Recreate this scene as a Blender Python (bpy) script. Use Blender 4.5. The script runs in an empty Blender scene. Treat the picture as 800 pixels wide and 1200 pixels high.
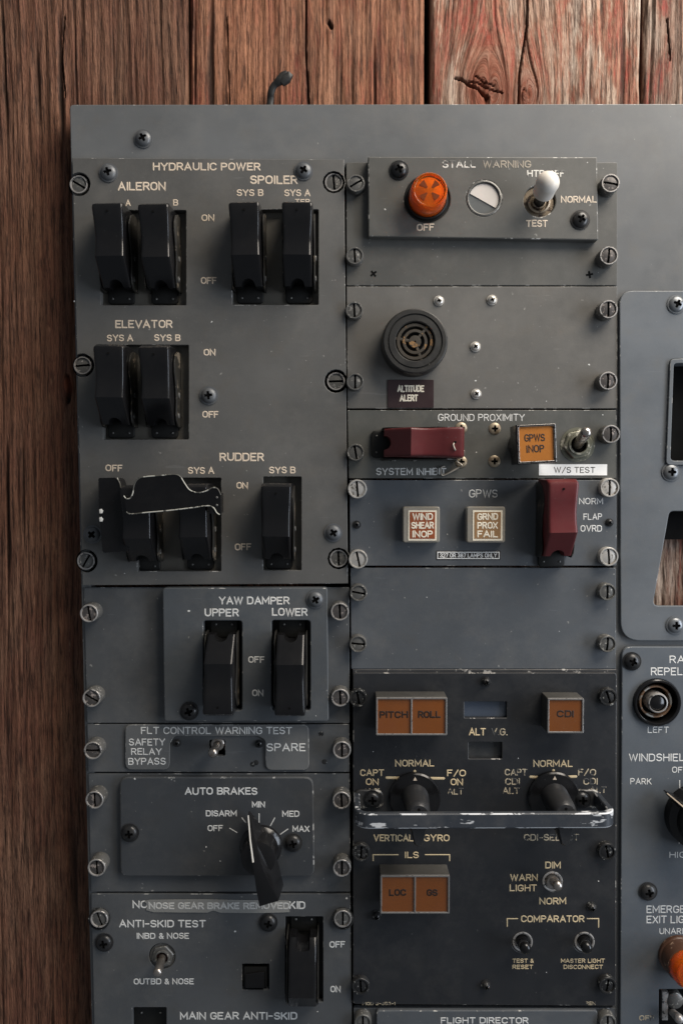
import bpy, bmesh, math, random
import numpy as np
from mathutils import Vector, Matrix
random.seed(7)
R = math.radians
SC = bpy.context.scene
COL = SC.collection
# ------------------------------------------------------------------ camera
F = 900.0; D = 420.0; TH = R(1.95); MM = 0.001      # focal in photo px, distance mm, tilt
cam = bpy.data.cameras.new('camera'); camo = bpy.data.objects.new('camera', cam); COL.objects.link(camo)
cam.sensor_fit = 'HORIZONTAL'; cam.sensor_width = 36; cam.lens = 36*F/800
cam.clip_start = 0.01; cam.clip_end = 50
camo.location = (0, -D*MM, 0); camo.rotation_euler = (math.pi/2-TH, 0, 0)
SC.camera = camo
# ------------------------------------------------------------------ light
w = bpy.data.worlds.new('World'); SC.world = w; w.use_nodes = True
bg = w.node_tree.nodes['Background']; bg.inputs[0].default_value = (0.72, 0.78, 0.86, 1); bg.inputs[1].default_value = 0.19
def area(name, loc, target, sx, sy, watt, col):
    l = bpy.data.lights.new(name, 'AREA'); l.shape = 'RECTANGLE'; l.size = sx; l.size_y = sy
    l.energy = watt; l.color = col
    o = bpy.data.objects.new(name, l); COL.objects.link(o); o.location = loc
    o.rotation_euler = (Vector(target)-Vector(loc)).to_track_quat('-Z', 'Y').to_euler(); return o
area('window_light', (0.52, -0.34, 0.74), (0.08, 0, 0.06), 0.62, 0.62, 18.0, (1.0, 0.91, 0.80))
area('room_light', (1.0, -0.50, -0.02), (0.0, 0, -0.06), 0.32, 0.85, 9.0, (0.80, 0.88, 1.0))
vs = SC.view_settings; vs.view_transform = 'Standard'; vs.look = 'None'; vs.exposure = 0; vs.gamma = 1
vs.use_curve_mapping = False
SC.render.engine = 'CYCLES'
# ------------------------------------------------------------------ coordinates
def W(px, py, z=0.0):
    """photo pixel -> point (mm) on the plane at height z in front of the panel sheet"""
    dx = (px-400)/F; dy = -(py-600)/F; dz = -1.0
    c, s = math.cos(-TH), math.sin(-TH)
    # tilt downwards
    Y = dy*math.cos(TH) + dz*math.sin(TH)
    Z = -dy*math.sin(TH) + dz*math.cos(TH)
    t = (z-D)/Z
    return Vector((dx*t, Y*t, z))
def S(z=0.0): return (D-z)/F            # mm per photo pixel at height z
# ------------------------------------------------------------------ materials
def new_mat(name):
    m = bpy.data.materials.new(name); m.use_nodes = True
    nt = m.node_tree; b = nt.nodes['Principled BSDF']; return m, nt, b
def N(nt, t, **kw):
    n = nt.nodes.new(t)
    for k, v in kw.items():
        if k in ('data_type', 'blend_type', 'operation', 'noise_dimensions', 'attribute_name', 'clamp', 'feature'): setattr(n, k, v)
        else: n.inputs[k].default_value = v
    return n
def noise(nt, scale, detail=3, rough=.55, stretch=None, off=0.0):
    g = nt.nodes.new('ShaderNodeNewGeometry')
    mp = nt.nodes.new('ShaderNodeMapping')
    nt.links.new(g.outputs['Position'], mp.inputs['Vector'])
    mp.inputs['Location'].default_value = (off, off*.7, off*.3)
    if stretch: mp.inputs['Scale'].default_value = stretch
    n = N(nt, 'ShaderNodeTexNoise', Scale=scale, Detail=detail, Roughness=rough)
    nt.links.new(mp.outputs[0], n.inputs['Vector']); return n.outputs[0]
def ramp(nt, fac, a, b, va=0.0, vb=1.0):
    n = nt.nodes.new('ShaderNodeMapRange'); nt.links.new(fac, n.inputs[0])
    n.inputs[1].default_value = a; n.inputs[2].default_value = b
    n.inputs[3].default_value = va; n.inputs[4].default_value = vb; n.clamp = True
    return n.outputs[0]
def mix(nt, fac, A, B, mode='MIX'):
    n = nt.nodes.new('ShaderNodeMix'); n.data_type = 'RGBA'; n.blend_type = mode
    def put(s, v):
        if isinstance(v, (tuple, list)): s.default_value = (*v[:3], 1)
        elif isinstance(v, float): s.default_value = v
        else: nt.links.new(v, s)
    put(n.inputs[0], fac); put(n.inputs[6], A); put(n.inputs[7], B); return n.outputs[2]
def mul(nt, a, b):
    n = nt.nodes.new('ShaderNodeMath'); n.operation = 'MULTIPLY'
    for i, v in enumerate((a, b)):
        if isinstance(v, float): n.inputs[i].default_value = v
        else: nt.links.new(v, n.inputs[i])
    return n.outputs[0]
MC = {}
KEEP = {'cream_lettering', 'white_lettering', 'worn_white_lettering', 'yellowed_lettering', 'worn_yellowed_lettering', 'ivory_legend', 'white_label_tape', 'white_rubber_boot', 'white_indicator', 'grey_print', 'aged_clear_plastic'}
def paint(name, col, rough=.5, wear=0.0, metal=0.0, speck=.5, smudge=.5, bump=.12, wearcol=(.5, .5, .48), seed=0.0, wscale=260, coat=0.0, spec=.4, wst=None):
    if name in MC: return MC[name]
    if metal > .4: kf = .75
    elif name in KEEP: kf = 1.0
    else: kf = .60
    col = tuple(x*kf for x in col); wearcol = tuple(x*(.75 if kf < .6 else 1) for x in wearcol)
    m, nt, b = new_mat(name)
    big = noise(nt, 16, 4, .6, off=seed); mid = noise(nt, 90, 4, .6, off=seed+3); fine = noise(nt, 1500, 2, .6, off=seed)
    c = mix(nt, ramp(nt, big, .35, .68), tuple(x*.86 for x in col), tuple(x*1.16 for x in col))
    brown = (col[0]*.95, col[1]*.80, col[2]*.62)
    c = mix(nt, mul(nt, ramp(nt, mid, .52, .75), .55*smudge), c, brown)
    c = mix(nt, mul(nt, ramp(nt, fine, .3, .7), .22), c, tuple(x*1.25 for x in col))
    if speck:
        sp = noise(nt, 420, 2, .5, off=seed+9)
        c = mix(nt, mul(nt, ramp(nt, sp, .745, .775), .8*speck), c, (.42, .41, .38))
        sc1 = noise(nt, 60, 3, .7, stretch=(1, 1, 9), off=seed+2)
        c = mix(nt, mul(nt, ramp(nt, sc1, .70, .74), .30*speck), c, tuple(min(1, x*2) for x in col))
        sc2 = noise(nt, 240, 2, .6, stretch=(.12, 1, 1.6), off=seed+14)
        c = mix(nt, mul(nt, ramp(nt, sc2, .735, .75), .35*speck), c, tuple(min(1, x*2.2) for x in col))
        dust = noise(nt, 34, 6, .75, off=seed+20)
        sm = noise(nt, 28, 5, .72, stretch=(.5, 1, 1.8), off=seed+31); c = mix(nt, mul(nt, ramp(nt, sm, .54, .66), .22*smudge), c, tuple(x*.62 for x in col)); c = mix(nt, mul(nt, ramp(nt, sm, .44, .33), .30*smudge), c, tuple(x*1.35 for x in col))
        c = mix(nt, mul(nt, ramp(nt, dust, .48, .72), .30*speck), c, (.24, .225, .20))
    if wear:
        wn = noise(nt, wscale, 4, .65, stretch=wst, off=seed+5)
        c = mix(nt, ramp(nt, wn, .62-wear*.3, .65-wear*.3), c, wearcol)
    nt.links.new(c, b.inputs['Base Color'])
    nt.links.new(ramp(nt, mid, .3, .75, rough*.82, min(1, rough*1.22)), b.inputs['Roughness'])
    b.inputs['Metallic'].default_value = metal
    b.inputs['Specular IOR Level'].default_value = spec
    b.inputs['Coat Weight'].default_value = coat; b.inputs['Coat Roughness'].default_value = .15
    if bump:
        bn = N(nt, 'ShaderNodeBump', Strength=bump, Distance=.0002)
        nt.links.new(fine, bn.inputs['Height']); nt.links.new(bn.outputs[0], b.inputs['Normal'])
    MC[name] = m; return m
G_HYD = (.142, .141, .136); G_FRM = (.172, .180, .186); G_BLU = (.122, .134, .148); G_WRM = (.168, .162, .150)
G_BLK = (.027, .029, .033); G_RGT = (.165, .182, .200); G_YAW = (.110, .123, .136); G_LOW = (.110, .117, .124)
def P(name, col, seed, **k): return paint(name, col, seed=seed, **k)
M_frame = P('frame_paint', G_FRM, 1, rough=.42)
M_hyd = P('grey_paint', G_HYD, 2, rough=.5)
M_blank = P('blue_grey_paint', G_BLU, 3, rough=.46)
M_warm = P('warm_grey_paint', G_WRM, 4, rough=.46)
M_stall = P('stall_grey_paint', (.118, .118, .110), 5, rough=.5)
M_prox = P('olive_grey_paint', (.118, .120, .110), 6, rough=.5)
M_black = P('black_paint', G_BLK, 7, rough=.42, speck=.2)
M_right = P('light_grey_paint', G_RGT, 8, rough=.45, speck=.3)
M_rain = P('slate_grey_paint', (.140, .158, .178), 9, rough=.5, speck=.35)
M_yaw = P('yaw_grey_paint', G_YAW, 10, rough=.46)
M_low = P('dark_grey_paint', G_LOW, 11, rough=.46)
M_auto = P('charcoal_paint', (.068, .074, .081), 12, rough=.42, speck=.35)
M_placard = P('placard_grey', (.185, .192, .195), 13, rough=.5)
def EDGE(m, col, wear=.22, wc=(.42, .41, .38)):
    return paint(m.name+'_worn_edge', col, rough=.45, wear=wear, seed=4, wearcol=wc, wscale=170)
M_guard = paint('black_guard_plastic', (.010, .010, .011), rough=.20, speck=.04, smudge=.5, bump=.03, seed=20, spec=.36)
M_guardp = paint('matt_black_metal', (.014, .014, .013), rough=.5, spec=.25, speck=.08, seed=21)
M_cheek = paint('worn_black_bracket', (.028, .026, .022), rough=.35, wear=.10, wearcol=(.14, .115, .085), seed=22, wscale=120)
M_gang = paint('black_sheet_metal', (.008, .008, .009), rough=.28, seed=23, speck=.05, spec=.3)
M_gange = paint('bare_metal_edge', (.09, .09, .08), rough=.45, wear=.42, wearcol=(.38, .38, .34), seed=24, wscale=150)
M_red = paint('red_guard_plastic', (.145, .024, .026), rough=.36, speck=.12, smudge=.8, bump=.05, seed=25, wear=.0)
M_steel = paint('bright_steel', (.72, .69, .64), rough=.36, metal=.6, wear=.12, wearcol=(.2, .18, .15), seed=26, wscale=500)
M_fast = paint('painted_fastener', (.16, .158, .15), rough=.42, metal=.25, wear=.06, wearcol=(.36, .35, .32), seed=27, wscale=600)
M_fastb = paint('black_fastener', (.035, .036, .038), rough=.35, metal=.3, wear=.05, wearcol=(.3, .3, .28), seed=28, wscale=600)
M_rim = paint('worn_steel_rim', (.46, .44, .42), rough=.40, metal=.5, wear=.14, wearcol=(.07, .07, .07), seed=29, wscale=500)
M_screw = paint('grey_screw', (.150, .160, .172), rough=.42, metal=.2, seed=30)
M_screwb = paint('black_screw', (.024, .025, .027), rough=.32, metal=.2, seed=31)
M_brass = paint('brass_screw', (.42, .35, .25), rough=.45, metal=.5, wear=.2, wearcol=(.2, .15, .1), seed=32)
M_dark = paint('black_and_recess_shade', (.008, .008, .008), rough=.9, speck=0, smudge=0, bump=0, spec=.05)  # near-black: painted as shade in slots and recesses, plain black on hidden parts
M_toggle = paint('nickel_toggle', (.50, .46, .42), rough=.28, metal=.9, seed=33, speck=0, wear=.15, wearcol=(.25, .2, .16), wscale=300)
M_cream = paint('cream_lettering', (.56, .47, .37), rough=.6, speck=0, bump=0, wear=.0, wearcol=(.22, .20, .17), seed=34, wscale=500)
M_white = paint('white_lettering', (.58, .58, .56), rough=.6, speck=0, bump=0, wear=.0, wearcol=(.2, .2, .2), seed=35, wscale=500)
M_whworn = paint('worn_white_lettering', (.60, .58, .53), rough=.6, speck=0, bump=0, wear=.30, wearcol=(.09, .09, .085), seed=36, wscale=170)
M_gold = paint('yellowed_lettering', (.55, .44, .27), rough=.6, speck=0, bump=0, wear=.0, wearcol=(.16, .13, .09), seed=37, wscale=400)
M_goldw = paint('worn_yellowed_lettering', (.40, .34, .24), rough=.6, speck=0, bump=0, wear=.38, wearcol=(.05, .05, .05), seed=38, wscale=260)
M_ink = paint('black_print', (.03, .025, .02), rough=.6, speck=0, bump=0)
M_inkb = paint('brown_print', (.035, .014, .006), rough=.6, speck=0, bump=0)
M_orange = paint('amber_legend', (.25, .074, .011), rough=.28, coat=.7, speck=.1, smudge=.9, bump=.03, seed=39)
M_orangel = paint('bright_amber_legend', (.62, .225, .038), rough=.28, coat=.7, speck=.1, smudge=.5, bump=.03, seed=40)
M_rust = paint('rust_red_legend', (.36, .095, .035), rough=.4, speck=0, smudge=.4, bump=.03, seed=41)
M_tan = paint('tan_legend', (.42, .24, .11), rough=.4, speck=0, smudge=.4, bump=.03, seed=42)
M_ivory = paint('ivory_legend', (.68, .62, .50), rough=.4, speck=0, smudge=.3, bump=0, seed=43)
M_acryl = paint('aged_clear_plastic', (.22, .205, .175), rough=.15, speck=.3, smudge=.8, bump=.02, seed=44, coat=.6)
M_tape = paint('white_label_tape', (.82, .82, .80), rough=.4, speck=.0, smudge=.1, bump=0, seed=45)
M_maroon = paint('maroon_placard', (.052, .030, .032), rough=.35, speck=.2, smudge=.8, seed=46)
M_boot = paint('white_rubber_boot', (.62, .58, .52), rough=.45, speck=0, smudge=.35, bump=.05, seed=47)
M_horn = paint('black_horn_plastic', (.035, .034, .032), rough=.42, speck=.4, smudge=.6, seed=48)
M_hornd = paint('dusty_horn_grille', (.060, .048, .034), rough=.55, wear=.20, wearcol=(.22, .12, .045), seed=49, wscale=150)
M_handle = paint('chipped_handle_paint', (.045, .053, .066), rough=.40, wear=.15, wearcol=(.50, .51, .52), seed=50, wscale=110, spec=.6, wst=(.4, 1, 1.2))
M_handle.name = 'chipped_handle_paint'
M_window = paint('dark_display_window', (.10, .125, .17), rough=.12, speck=.5, smudge=.2, bump=0, seed=51, coat=.5)
M_white_ind = paint('white_indicator', (.50, .47, .44), rough=.5, speck=0, smudge=.1, bump=0, seed=52)
M_wire = paint('lock_wire', (.62, .56, .48), rough=.5, metal=.2, speck=0, bump=0)
M_rubber = paint('black_rubber', (.022, .024, .024), rough=.55, seed=53)
def amber():
    m, nt, b = new_mat('amber_glass')
    b.inputs['Base Color'].default_value = (1.0, .30, .02, 1); b.inputs['Roughness'].default_value = .07
    b.inputs['Transmission Weight'].default_value = .80; b.inputs['IOR'].default_value = 1.42
    b.inputs['Coat Weight'].default_value = .4; b.inputs['Coat Roughness'].default_value = .04
    n = noise(nt, 120, 3); nt.links.new(mix(nt, ramp(nt, n, .35, .7), (1.0, .26, .014), (.85, .14, .008)), b.inputs['Base Color'])
    return m
M_amber = amber()
# ------------------------------------------------------------------ mesh helpers (all in mm, panel frame: x right, y up, z out)
ROT = Matrix.Rotation(math.pi/2, 4, 'X')
def finish(me, smooth=35):
    if smooth:
        me.polygons.foreach_set('use_smooth', [True]*len(me.polygons))
        me.set_sharp_from_angle(angle=R(smooth))
class G:
    def __init__(s): s.v = []; s.f = []; s.m = []
    def add(s, vs_, fs, mi=0):
        o = len(s.v); s.v += [tuple(v) for v in vs_]; s.f += [tuple(i+o for i in f) for f in fs]; s.m += [mi]*len(fs); return s
    def loft(s, rings, cap0=True, cap1=True, closed=True, mi=0):
        n = len(rings[0]); vs_ = [p for r in rings for p in r]; fs = []
        for i in range(len(rings)-1):
            for j in range(n if closed else n-1):
                k = (j+1) % n
                fs.append((i*n+j, i*n+k, (i+1)*n+k, (i+1)*n+j))
        if cap0: fs.append(tuple(reversed(range(n))))
        if cap1: fs.append(tuple((len(rings)-1)*n+j for j in range(n)))
        return s.add(vs_, fs, mi)
    def lathe(s, prof, c=(0, 0, 0), seg=40, cap0=False, cap1=True, mi=0, M=None):
        rings = []
        for r, z in prof:
            ring = [Vector((r*math.cos(2*math.pi*j/seg), r*math.sin(2*math.pi*j/seg), z)) for j in range(seg)]
            if M is not None: ring = [M @ p for p in ring]
            rings.append([(p[0]+c[0], p[1]+c[1], p[2]+c[2]) for p in ring])
        return s.loft(rings, cap0, cap1, True, mi)
    def box(s, x0, x1, y0, y1, z0, z1, r=0.0, mi=0, bev=0.0):
        o = rrect(x0, x1, y0, y1, r)
        if bev:
            o2 = rrect(x0+bev, x1-bev, y0+bev, y1-bev, max(0.0, r-bev)) if r > bev else rrect(x0+bev, x1-bev, y0+bev, y1-bev, 0.0) if r == 0 else rrect(x0+bev, x1-bev, y0+bev, y1-bev, r*.5)
            return s.loft([[(x, y, z0) for x, y in o], [(x, y, z1-bev) for x, y in o], [(x, y, z1) for x, y in o2]], mi=mi)
        return s.loft([[(x, y, z0) for x, y in o], [(x, y, z1) for x, y in o]], mi=mi)
    def prism(s, pts, z0, z1, mi=0):
        return s.loft([[(x, y, z0) for x, y in pts], [(x, y, z1) for x, y in pts]], mi=mi)
    def tube(s, pts, rx, ry=None, seg=12, up=(0, 0, 1), mi=0, taper=None):
        ry = ry or rx; rings = []; n = len(pts); pts = [Vector(p) for p in pts]
        for i, p in enumerate(pts):
            t = (pts[min(i+1, n-1)]-pts[max(i-1, 0)]).normalized()
            a = Vector(up).cross(t)
            if a.length < 1e-4: a = Vector((1, 0, 0)).cross(t)
            a.normalize(); b = t.cross(a); k = taper[i] if taper else 1
            rings.append([tuple(p+a*rx*k*math.cos(2*math.pi*j/seg)+b*ry*k*math.sin(2*math.pi*j/seg)) for j in range(seg)])
        return s.loft(rings, mi=mi)
    def move(s, M):
        s.v = [tuple(M @ Vector(v)) for v in s.v]; return s
    def mesh(s, name, mats, smooth=35, bevel=0, bseg=2):
        me = bpy.data.meshes.new(name)
        me.from_pydata([(x*MM, y*MM, z*MM) for x, y, z in s.v], [], s.f)
        for m in mats: me.materials.append(m)
        me.polygons.foreach_set('material_index', s.m)
        bm = bmesh.new(); bm.from_mesh(me)
        bmesh.ops.recalc_face_normals(bm, faces=bm.faces)
        if bevel:
            es = [e for e in bm.edges if len(e.link_faces) == 2 and e.calc_face_angle(0) > R(32)]
            bmesh.ops.bevel(bm, geom=es, offset=bevel*MM, segments=bseg, profile=.6, affect='EDGES', clamp_overlap=True)
        bm.to_mesh(me); bm.free(); me.update(); finish(me, smooth); return me
def rrect(x0, x1, y0, y1, r, n=5):
    if r <= 0: return [(x0, y0), (x1, y0), (x1, y1), (x0, y1)]
    out = []
    for cx, cy, a in ((x1-r, y0+r, -90), (x1-r, y1-r, 0), (x0+r, y1-r, 90), (x0+r, y0+r, 180)):
        for i in range(n+1):
            t = R(a+90*i/n); out.append((cx+r*math.cos(t), cy+r*math.sin(t)))
    return out
def circle(cx, cy, r, n=40): return [(cx+r*math.cos(2*math.pi*i/n), cy+r*math.sin(2*math.pi*i/n)) for i in range(n)]
def rounded(poly, r, n=5):
    """round the corners of a polygon"""
    out = []; L = len(poly)
    for i in range(L):
        p = Vector(poly[i][:2]); a = Vector(poly[i-1][:2]); b = Vector(poly[(i+1) % L][:2])
        rr = poly[i][2] if len(poly[i]) > 2 else r
        u = (a-p).normalized(); v = (b-p).normalized()
        if rr <= 0: out.append(tuple(p)); continue
        ang = u.angle(v); d = min(rr/math.tan(ang/2), (a-p).length*.48, (b-p).length*.48); 
        p0 = p+u*d; p1 = p+v*d
        for k in range(n+1):
            t = k/n; q = p0*(1-t)**2+p*2*t*(1-t)+p1*t*t; out.append(tuple(q))
    return out
def plate_mesh(name, outer, holes, z0, z1, mats, bev=.35):
    """flat sheet with real holes and bevelled, separately worn edges"""
    cu = bpy.data.curves.new(name, 'CURVE'); cu.dimensions = '2D'; cu.fill_mode = 'BOTH'
    cu.extrude = ((z1-z0)/2-bev)*MM; cu.bevel_depth = bev*MM; cu.bevel_resolution = 1; cu.offset = -bev*MM
    def sp(pts):
        s = cu.splines.new('POLY'); s.points.add(len(pts)-1)
        for i, p in enumerate(pts): s.points[i].co = (p[0]*MM, p[1]*MM, 0, 1)
        s.use_cyclic_u = True
    def area2(p): return sum(p[i-1][0]*p[i][1]-p[i][0]*p[i-1][1] for i in range(len(p)))
    outer = outer if area2(outer) > 0 else outer[::-1]; sp(outer)
    for h in holes: sp(h[::-1] if area2(h) > 0 else h)
    o = bpy.data.objects.new(name, cu); COL.objects.link(o)
    dg = bpy.context.evaluated_depsgraph_get(); me = bpy.data.meshes.new_from_object(o.evaluated_get(dg))
    bpy.data.objects.remove(o); bpy.data.curves.remove(cu); me.name = name
    me.transform(Matrix.Translation((0, 0, (z0+z1)/2*MM)))
    me.materials.clear()
    for m in mats: me.materials.append(m)
    for p in me.polygons:
        nz = abs(p.normal.z); p.material_index = 1 if (len(mats) > 1 and .15 < nz < .97 and p.normal.z > 0) else 0
        p.use_smooth = False
    return me
POS = {}
def thing(name, label, cat, loc, group=None, kind=None):
    o = bpy.data.objects.new(name, None); COL.objects.link(o); o.empty_display_size = .01
    POS[o] = Vector(loc); o.location = (loc[0]*MM, -loc[2]*MM, loc[1]*MM); o.rotation_euler = (math.pi/2, 0, 0)
    if label: o['label'] = label
    if cat: o['category'] = cat
    if group: o['group'] = group
    if kind: o['kind'] = kind
    return o
def part(name, me, parent, loc=(0, 0, 0), rz=0.0, label=None, kind=None):
    """loc in panel coordinates (mm)"""
    o = bpy.data.objects.new(name, me); COL.objects.link(o); o.parent = parent
    d = Vector(loc)-POS[parent]; POS[o] = Vector(loc)
    par = parent; rot = 0.0
    o.location = d*MM; o.rotation_euler = (0, 0, rz)
    if par.type != 'EMPTY' and abs(par.rotation_euler[2]) > 1e-6:
        a = -par.rotation_euler[2]; o.location = Matrix.Rotation(a, 3, 'Z') @ (d*MM); o.rotation_euler = (0, 0, rz+a)
    if label: o['label'] = label
    if kind: o['kind'] = kind
    return o
def poly_px(pts, z): return [tuple(W(p[0], p[1], z)[:2])+((p[2]*S(z),) if len(p) > 2 else ()) for p in pts]
def quad_px(x0, x1, y0, y1, z, r, x0b=None, x1b=None):
    """plate outline from its photo pixels; x0b/x1b give the lower corners"""
    x0b = x0 if x0b is None else x0b; x1b = x1 if x1b is None else x1b
    return rounded(poly_px([(x0, y0), (x1, y0), (x1b, y1), (x0b, y1)], z), r)
def plate(parent, name, outer, holes, z0, z1, mats, bev=.35, label=None):
    o = plate_mesh(name, outer, holes, z0, z1, mats, bev); return part(name, o, parent, (0, 0, 0), label=label)
# ------------------------------------------------------------------ engraved stroke lettering
def arc(cx, cy, rx, ry, a0, a1, n=8):
    return [(cx+rx*math.cos(R(a0+(a1-a0)*i/n)), cy+ry*math.sin(R(a0+(a1-a0)*i/n))) for i in range(n+1)]
O_ = arc(.34, .66, .34, .34, 0, 180)+arc(.34, .34, .34, .34, 180, 360)+[(.68, .66)]
def dshape(x): return [(0, 0), (0, 1), (x-.32, 1)]+arc(x-.32, .68, .32, .32, 90, 0, 5)+arc(x-.32, .32, .32, .32, 0, -90, 5)+[(0, 0)]
GL = {
'A': (.74, [[(0, 0), (.37, 1), (.74, 0)], [(.13, .33), (.61, .33)]]),
'B': (.62, [[(0, 0), (0, 1), (.36, 1)]+arc(.36, .765, .235, .235, 90, -90, 6)+[(0, .53)], [(.36, .53)]+arc(.36, .265, .265, .265, 90, -90, 6)+[(0, 0)]]),
'C': (.66, [arc(.34, .66, .34, .34, 22, 180, 8)+arc(.34, .34, .34, .34, 180, 338, 8)]),
'D': (.66, [dshape(.66)]),
'E': (.56, [[(.56, 1), (0, 1), (0, 0), (.56, 0)], [(0, .52), (.46, .52)]]),
'F': (.54, [[(.54, 1), (0, 1), (0, 0)], [(0, .52), (.44, .52)]]),
'G': (.68, [arc(.34, .66, .34, .34, 25, 180, 8)+arc(.34, .34, .34, .34, 180, 360, 8)+[(.68, .46), (.40, .46)]]),
'H': (.66, [[(0, 0), (0, 1)], [(.66, 0), (.66, 1)], [(0, .52), (.66, .52)]]),
'I': (.02, [[(.01, 0), (.01, 1)]]),
'J': (.5, [[(.5, 1), (.5, .25)]+arc(.25, .25, .25, .25, 0, -180)]),
'K': (.64, [[(0, 0), (0, 1)], [(.60, 1), (0, .38)], [(.22, .60), (.64, 0)]]),
'L': (.54, [[(0, 1), (0, 0), (.54, 0)]]),
'M': (.80, [[(0, 0), (0, 1), (.40, .25), (.80, 1), (.80, 0)]]),
'N': (.68, [[(0, 0), (0, 1), (.68, 0), (.68, 1)]]),
'O': (.68, [O_]),
'P': (.60, [[(0, 0), (0, 1), (.34, 1)]+arc(.34, .74, .26, .26, 90, -90, 7)+[(0, .48)]]),
'R': (.62, [[(0, 0), (0, 1), (.34, 1)]+arc(.34, .74, .26, .26, 90, -90, 7)+[(0, .48)], [(.32, .48), (.62, 0)]]),
'S': (.60, [arc(.30, .74, .29, .26, 25, 180, 7)+arc(.30, .74, .29, .24, 200, 262, 3)+arc(.30, .26, .30, .26, 80, 0, 5)+arc(.30, .26, .30, .26, -10, -160, 7)]),
'T': (.64, [[(0, 1), (.64, 1)], [(.32, 1), (.32, 0)]]),
'U': (.66, [[(0, 1), (0, .33)]+arc(.33, .33, .33, .33, 180, 360)+[(.66, 1)]]),
'V': (.72, [[(0, 1), (.36, 0), (.72, 1)]]),
'W': (1.0, [[(0, 1), (.25, 0), (.50, .95), (.75, 0), (1.0, 1)]]),
'X': (.66, [[(0, 0), (.66, 1)], [(0, 1), (.66, 0)]]),
'Y': (.70, [[(0, 1), (.35, .45), (.70, 1)], [(.35, .45), (.35, 0)]]),
'Z': (.6, [[(0, 1), (.6, 1), (0, 0), (.6, 0)]]),
'-': (.42, [[(0, .48), (.42, .48)]]), '/': (.5, [[(0, -.05), (.5, 1.05)]]), '.': (.04, [[(0, .01), (.03, .01)]]),
'&': (.6, [[(.6, 0), (.14, .72)]+arc(.28, .80, .16, .18, 200, -20, 7)+[(.12, .38)]+arc(.25, .22, .22, .22, 150, 330, 6)+[(.60, .42)]]),
'3': (.58, [arc(.29, .75, .27, .25, 160, -90, 8)+arc(.29, .25, .29, .25, 90, -160, 8)]),
'8': (.58, [arc(.29, .76, .25, .24, -90, 270, 10)+arc(.29, .26, .29, .26, 90, 450, 10)]),
'2': (.58, [arc(.29, .72, .28, .28, 165, -20, 7)+[(0, 0), (.58, 0)]]),
'7': (.56, [[(0, 1), (.56, 1), (.2, 0)]]), '1': (.2, [[(0, .8), (.15, 1), (.15, 0)]]),
'6': (.58, [[(.5, 1), (.06, .45)]+arc(.29, .29, .29, .29, 150, 510, 12)]),
'5': (.58, [[(.55, 1), (.06, 1), (.03, .55)]+arc(.27, .31, .30, .31, 120, -150, 9)]),
}
def stroke(g, pts, w, z, h=.10, mi=0):
    """one engraved stroke: low rounded ridge with round ends"""
    q = [Vector(pts[0])]
    for p in pts[1:]:
        if (Vector(p)-q[-1]).length > w*.12: q.append(Vector(p))
    if len(q) == 1: q.append(q[0]+Vector((w*.2, 0)))
    n = len(q); closed = (q[0]-q[-1]).length < w*.3 and n > 4
    rings = []
    def ring(c, nrm, k):
        return [(c[0]+nrm[0]*w/2*a*k, c[1]+nrm[1]*w/2*a*k, z+h*b*min(1, k+.2)) for a, b in ((-1, 0), (-.7, .8), (0, 1), (.7, .8), (1, 0))]
    for i in range(n):
        if closed and i in (0, n-1): d0 = (q[-1]-q[-2]).normalized(); d1 = (q[1]-q[0]).normalized()
        else:
            d0 = (q[i]-q[i-1]).normalized() if i else (q[1]-q[0]).normalized()
            d1 = (q[i+1]-q[i]).normalized() if i < n-1 else d0
        t = (d0+d1); t = t.normalized() if t.length > 1e-6 else d1
        nr = Vector((-t.y, t.x)); co = max(.45, abs(nr.dot(Vector((-d1.y, d1.x)))))
        if i == 0 and not closed:
            for e, k in ((.5, .15), (.42, .6), (.25, .88)): rings.append(ring(q[0]-t*w*e, nr, k))
        rings.append(ring(q[i], nr, 1/co))
        if i == n-1 and not closed:
            for e, k in ((.25, .88), (.42, .6), (.5, .15)): rings.append(ring(q[i]+t*w*e, nr, k))
    g.loft(rings, False, False, closed=False, mi=mi)
def text(parent, s, x0, x1, yc, hpx, z, mat, wt=.185, name='lettering', rot=0.0, label=None, skew=1.0):
    """s fitted between photo pixels x0..x1 (stroke edge to edge), cap height hpx"""
    sp = .26; tot = 0; xs = []
    for i, ch in enumerate(s):
        if ch == ' ': tot += .42; xs.append(None); continue
        xs.append(tot); tot += GL[ch][0]+sp
    tot -= sp
    H = hpx*S(z); wd = H*wt; Hc = H-wd
    a = W(x0, yc, z); b = W(x1, yc, z); kx = ((b.x-a.x)-wd)/tot
    g = G(); n = 0
    for i, ch in enumerate(s):
        if ch == ' ': continue
        jx = random.uniform(-.02, .02)*H; jy = random.uniform(-.02, .02)*H
        for st in GL[ch][1]:
            n += 1
            pts = [(-(b.x-a.x)/2+wd/2+(xs[i]+p[0])*kx+jx, (p[1]-.5)*Hc+jy) for p in st]
            stroke(g, pts, wd, .02+(n % 5)*.007, h=min(.09, wd*.25))
    c = (a+b)/2
    o = part(name, g.mesh('lettering', [mat], 40), parent, c, rz=rot)
    return o
def lines(parent, segs, wpx, z, mat, name='index_marks'):
    for n, sgm in enumerate(segs):
        g = G(); c = W(sgm[0][0], sgm[0][1], z)
        pts = [tuple((W(p[0], p[1], z)-c)[:2]) for p in sgm]
        stroke(g, pts, wpx*S(z), .02+(n % 3)*.007, h=.08)
        part('index_mark' if name == 'index_marks' else name, g.mesh(name, [mat], 40), parent, c)
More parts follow.
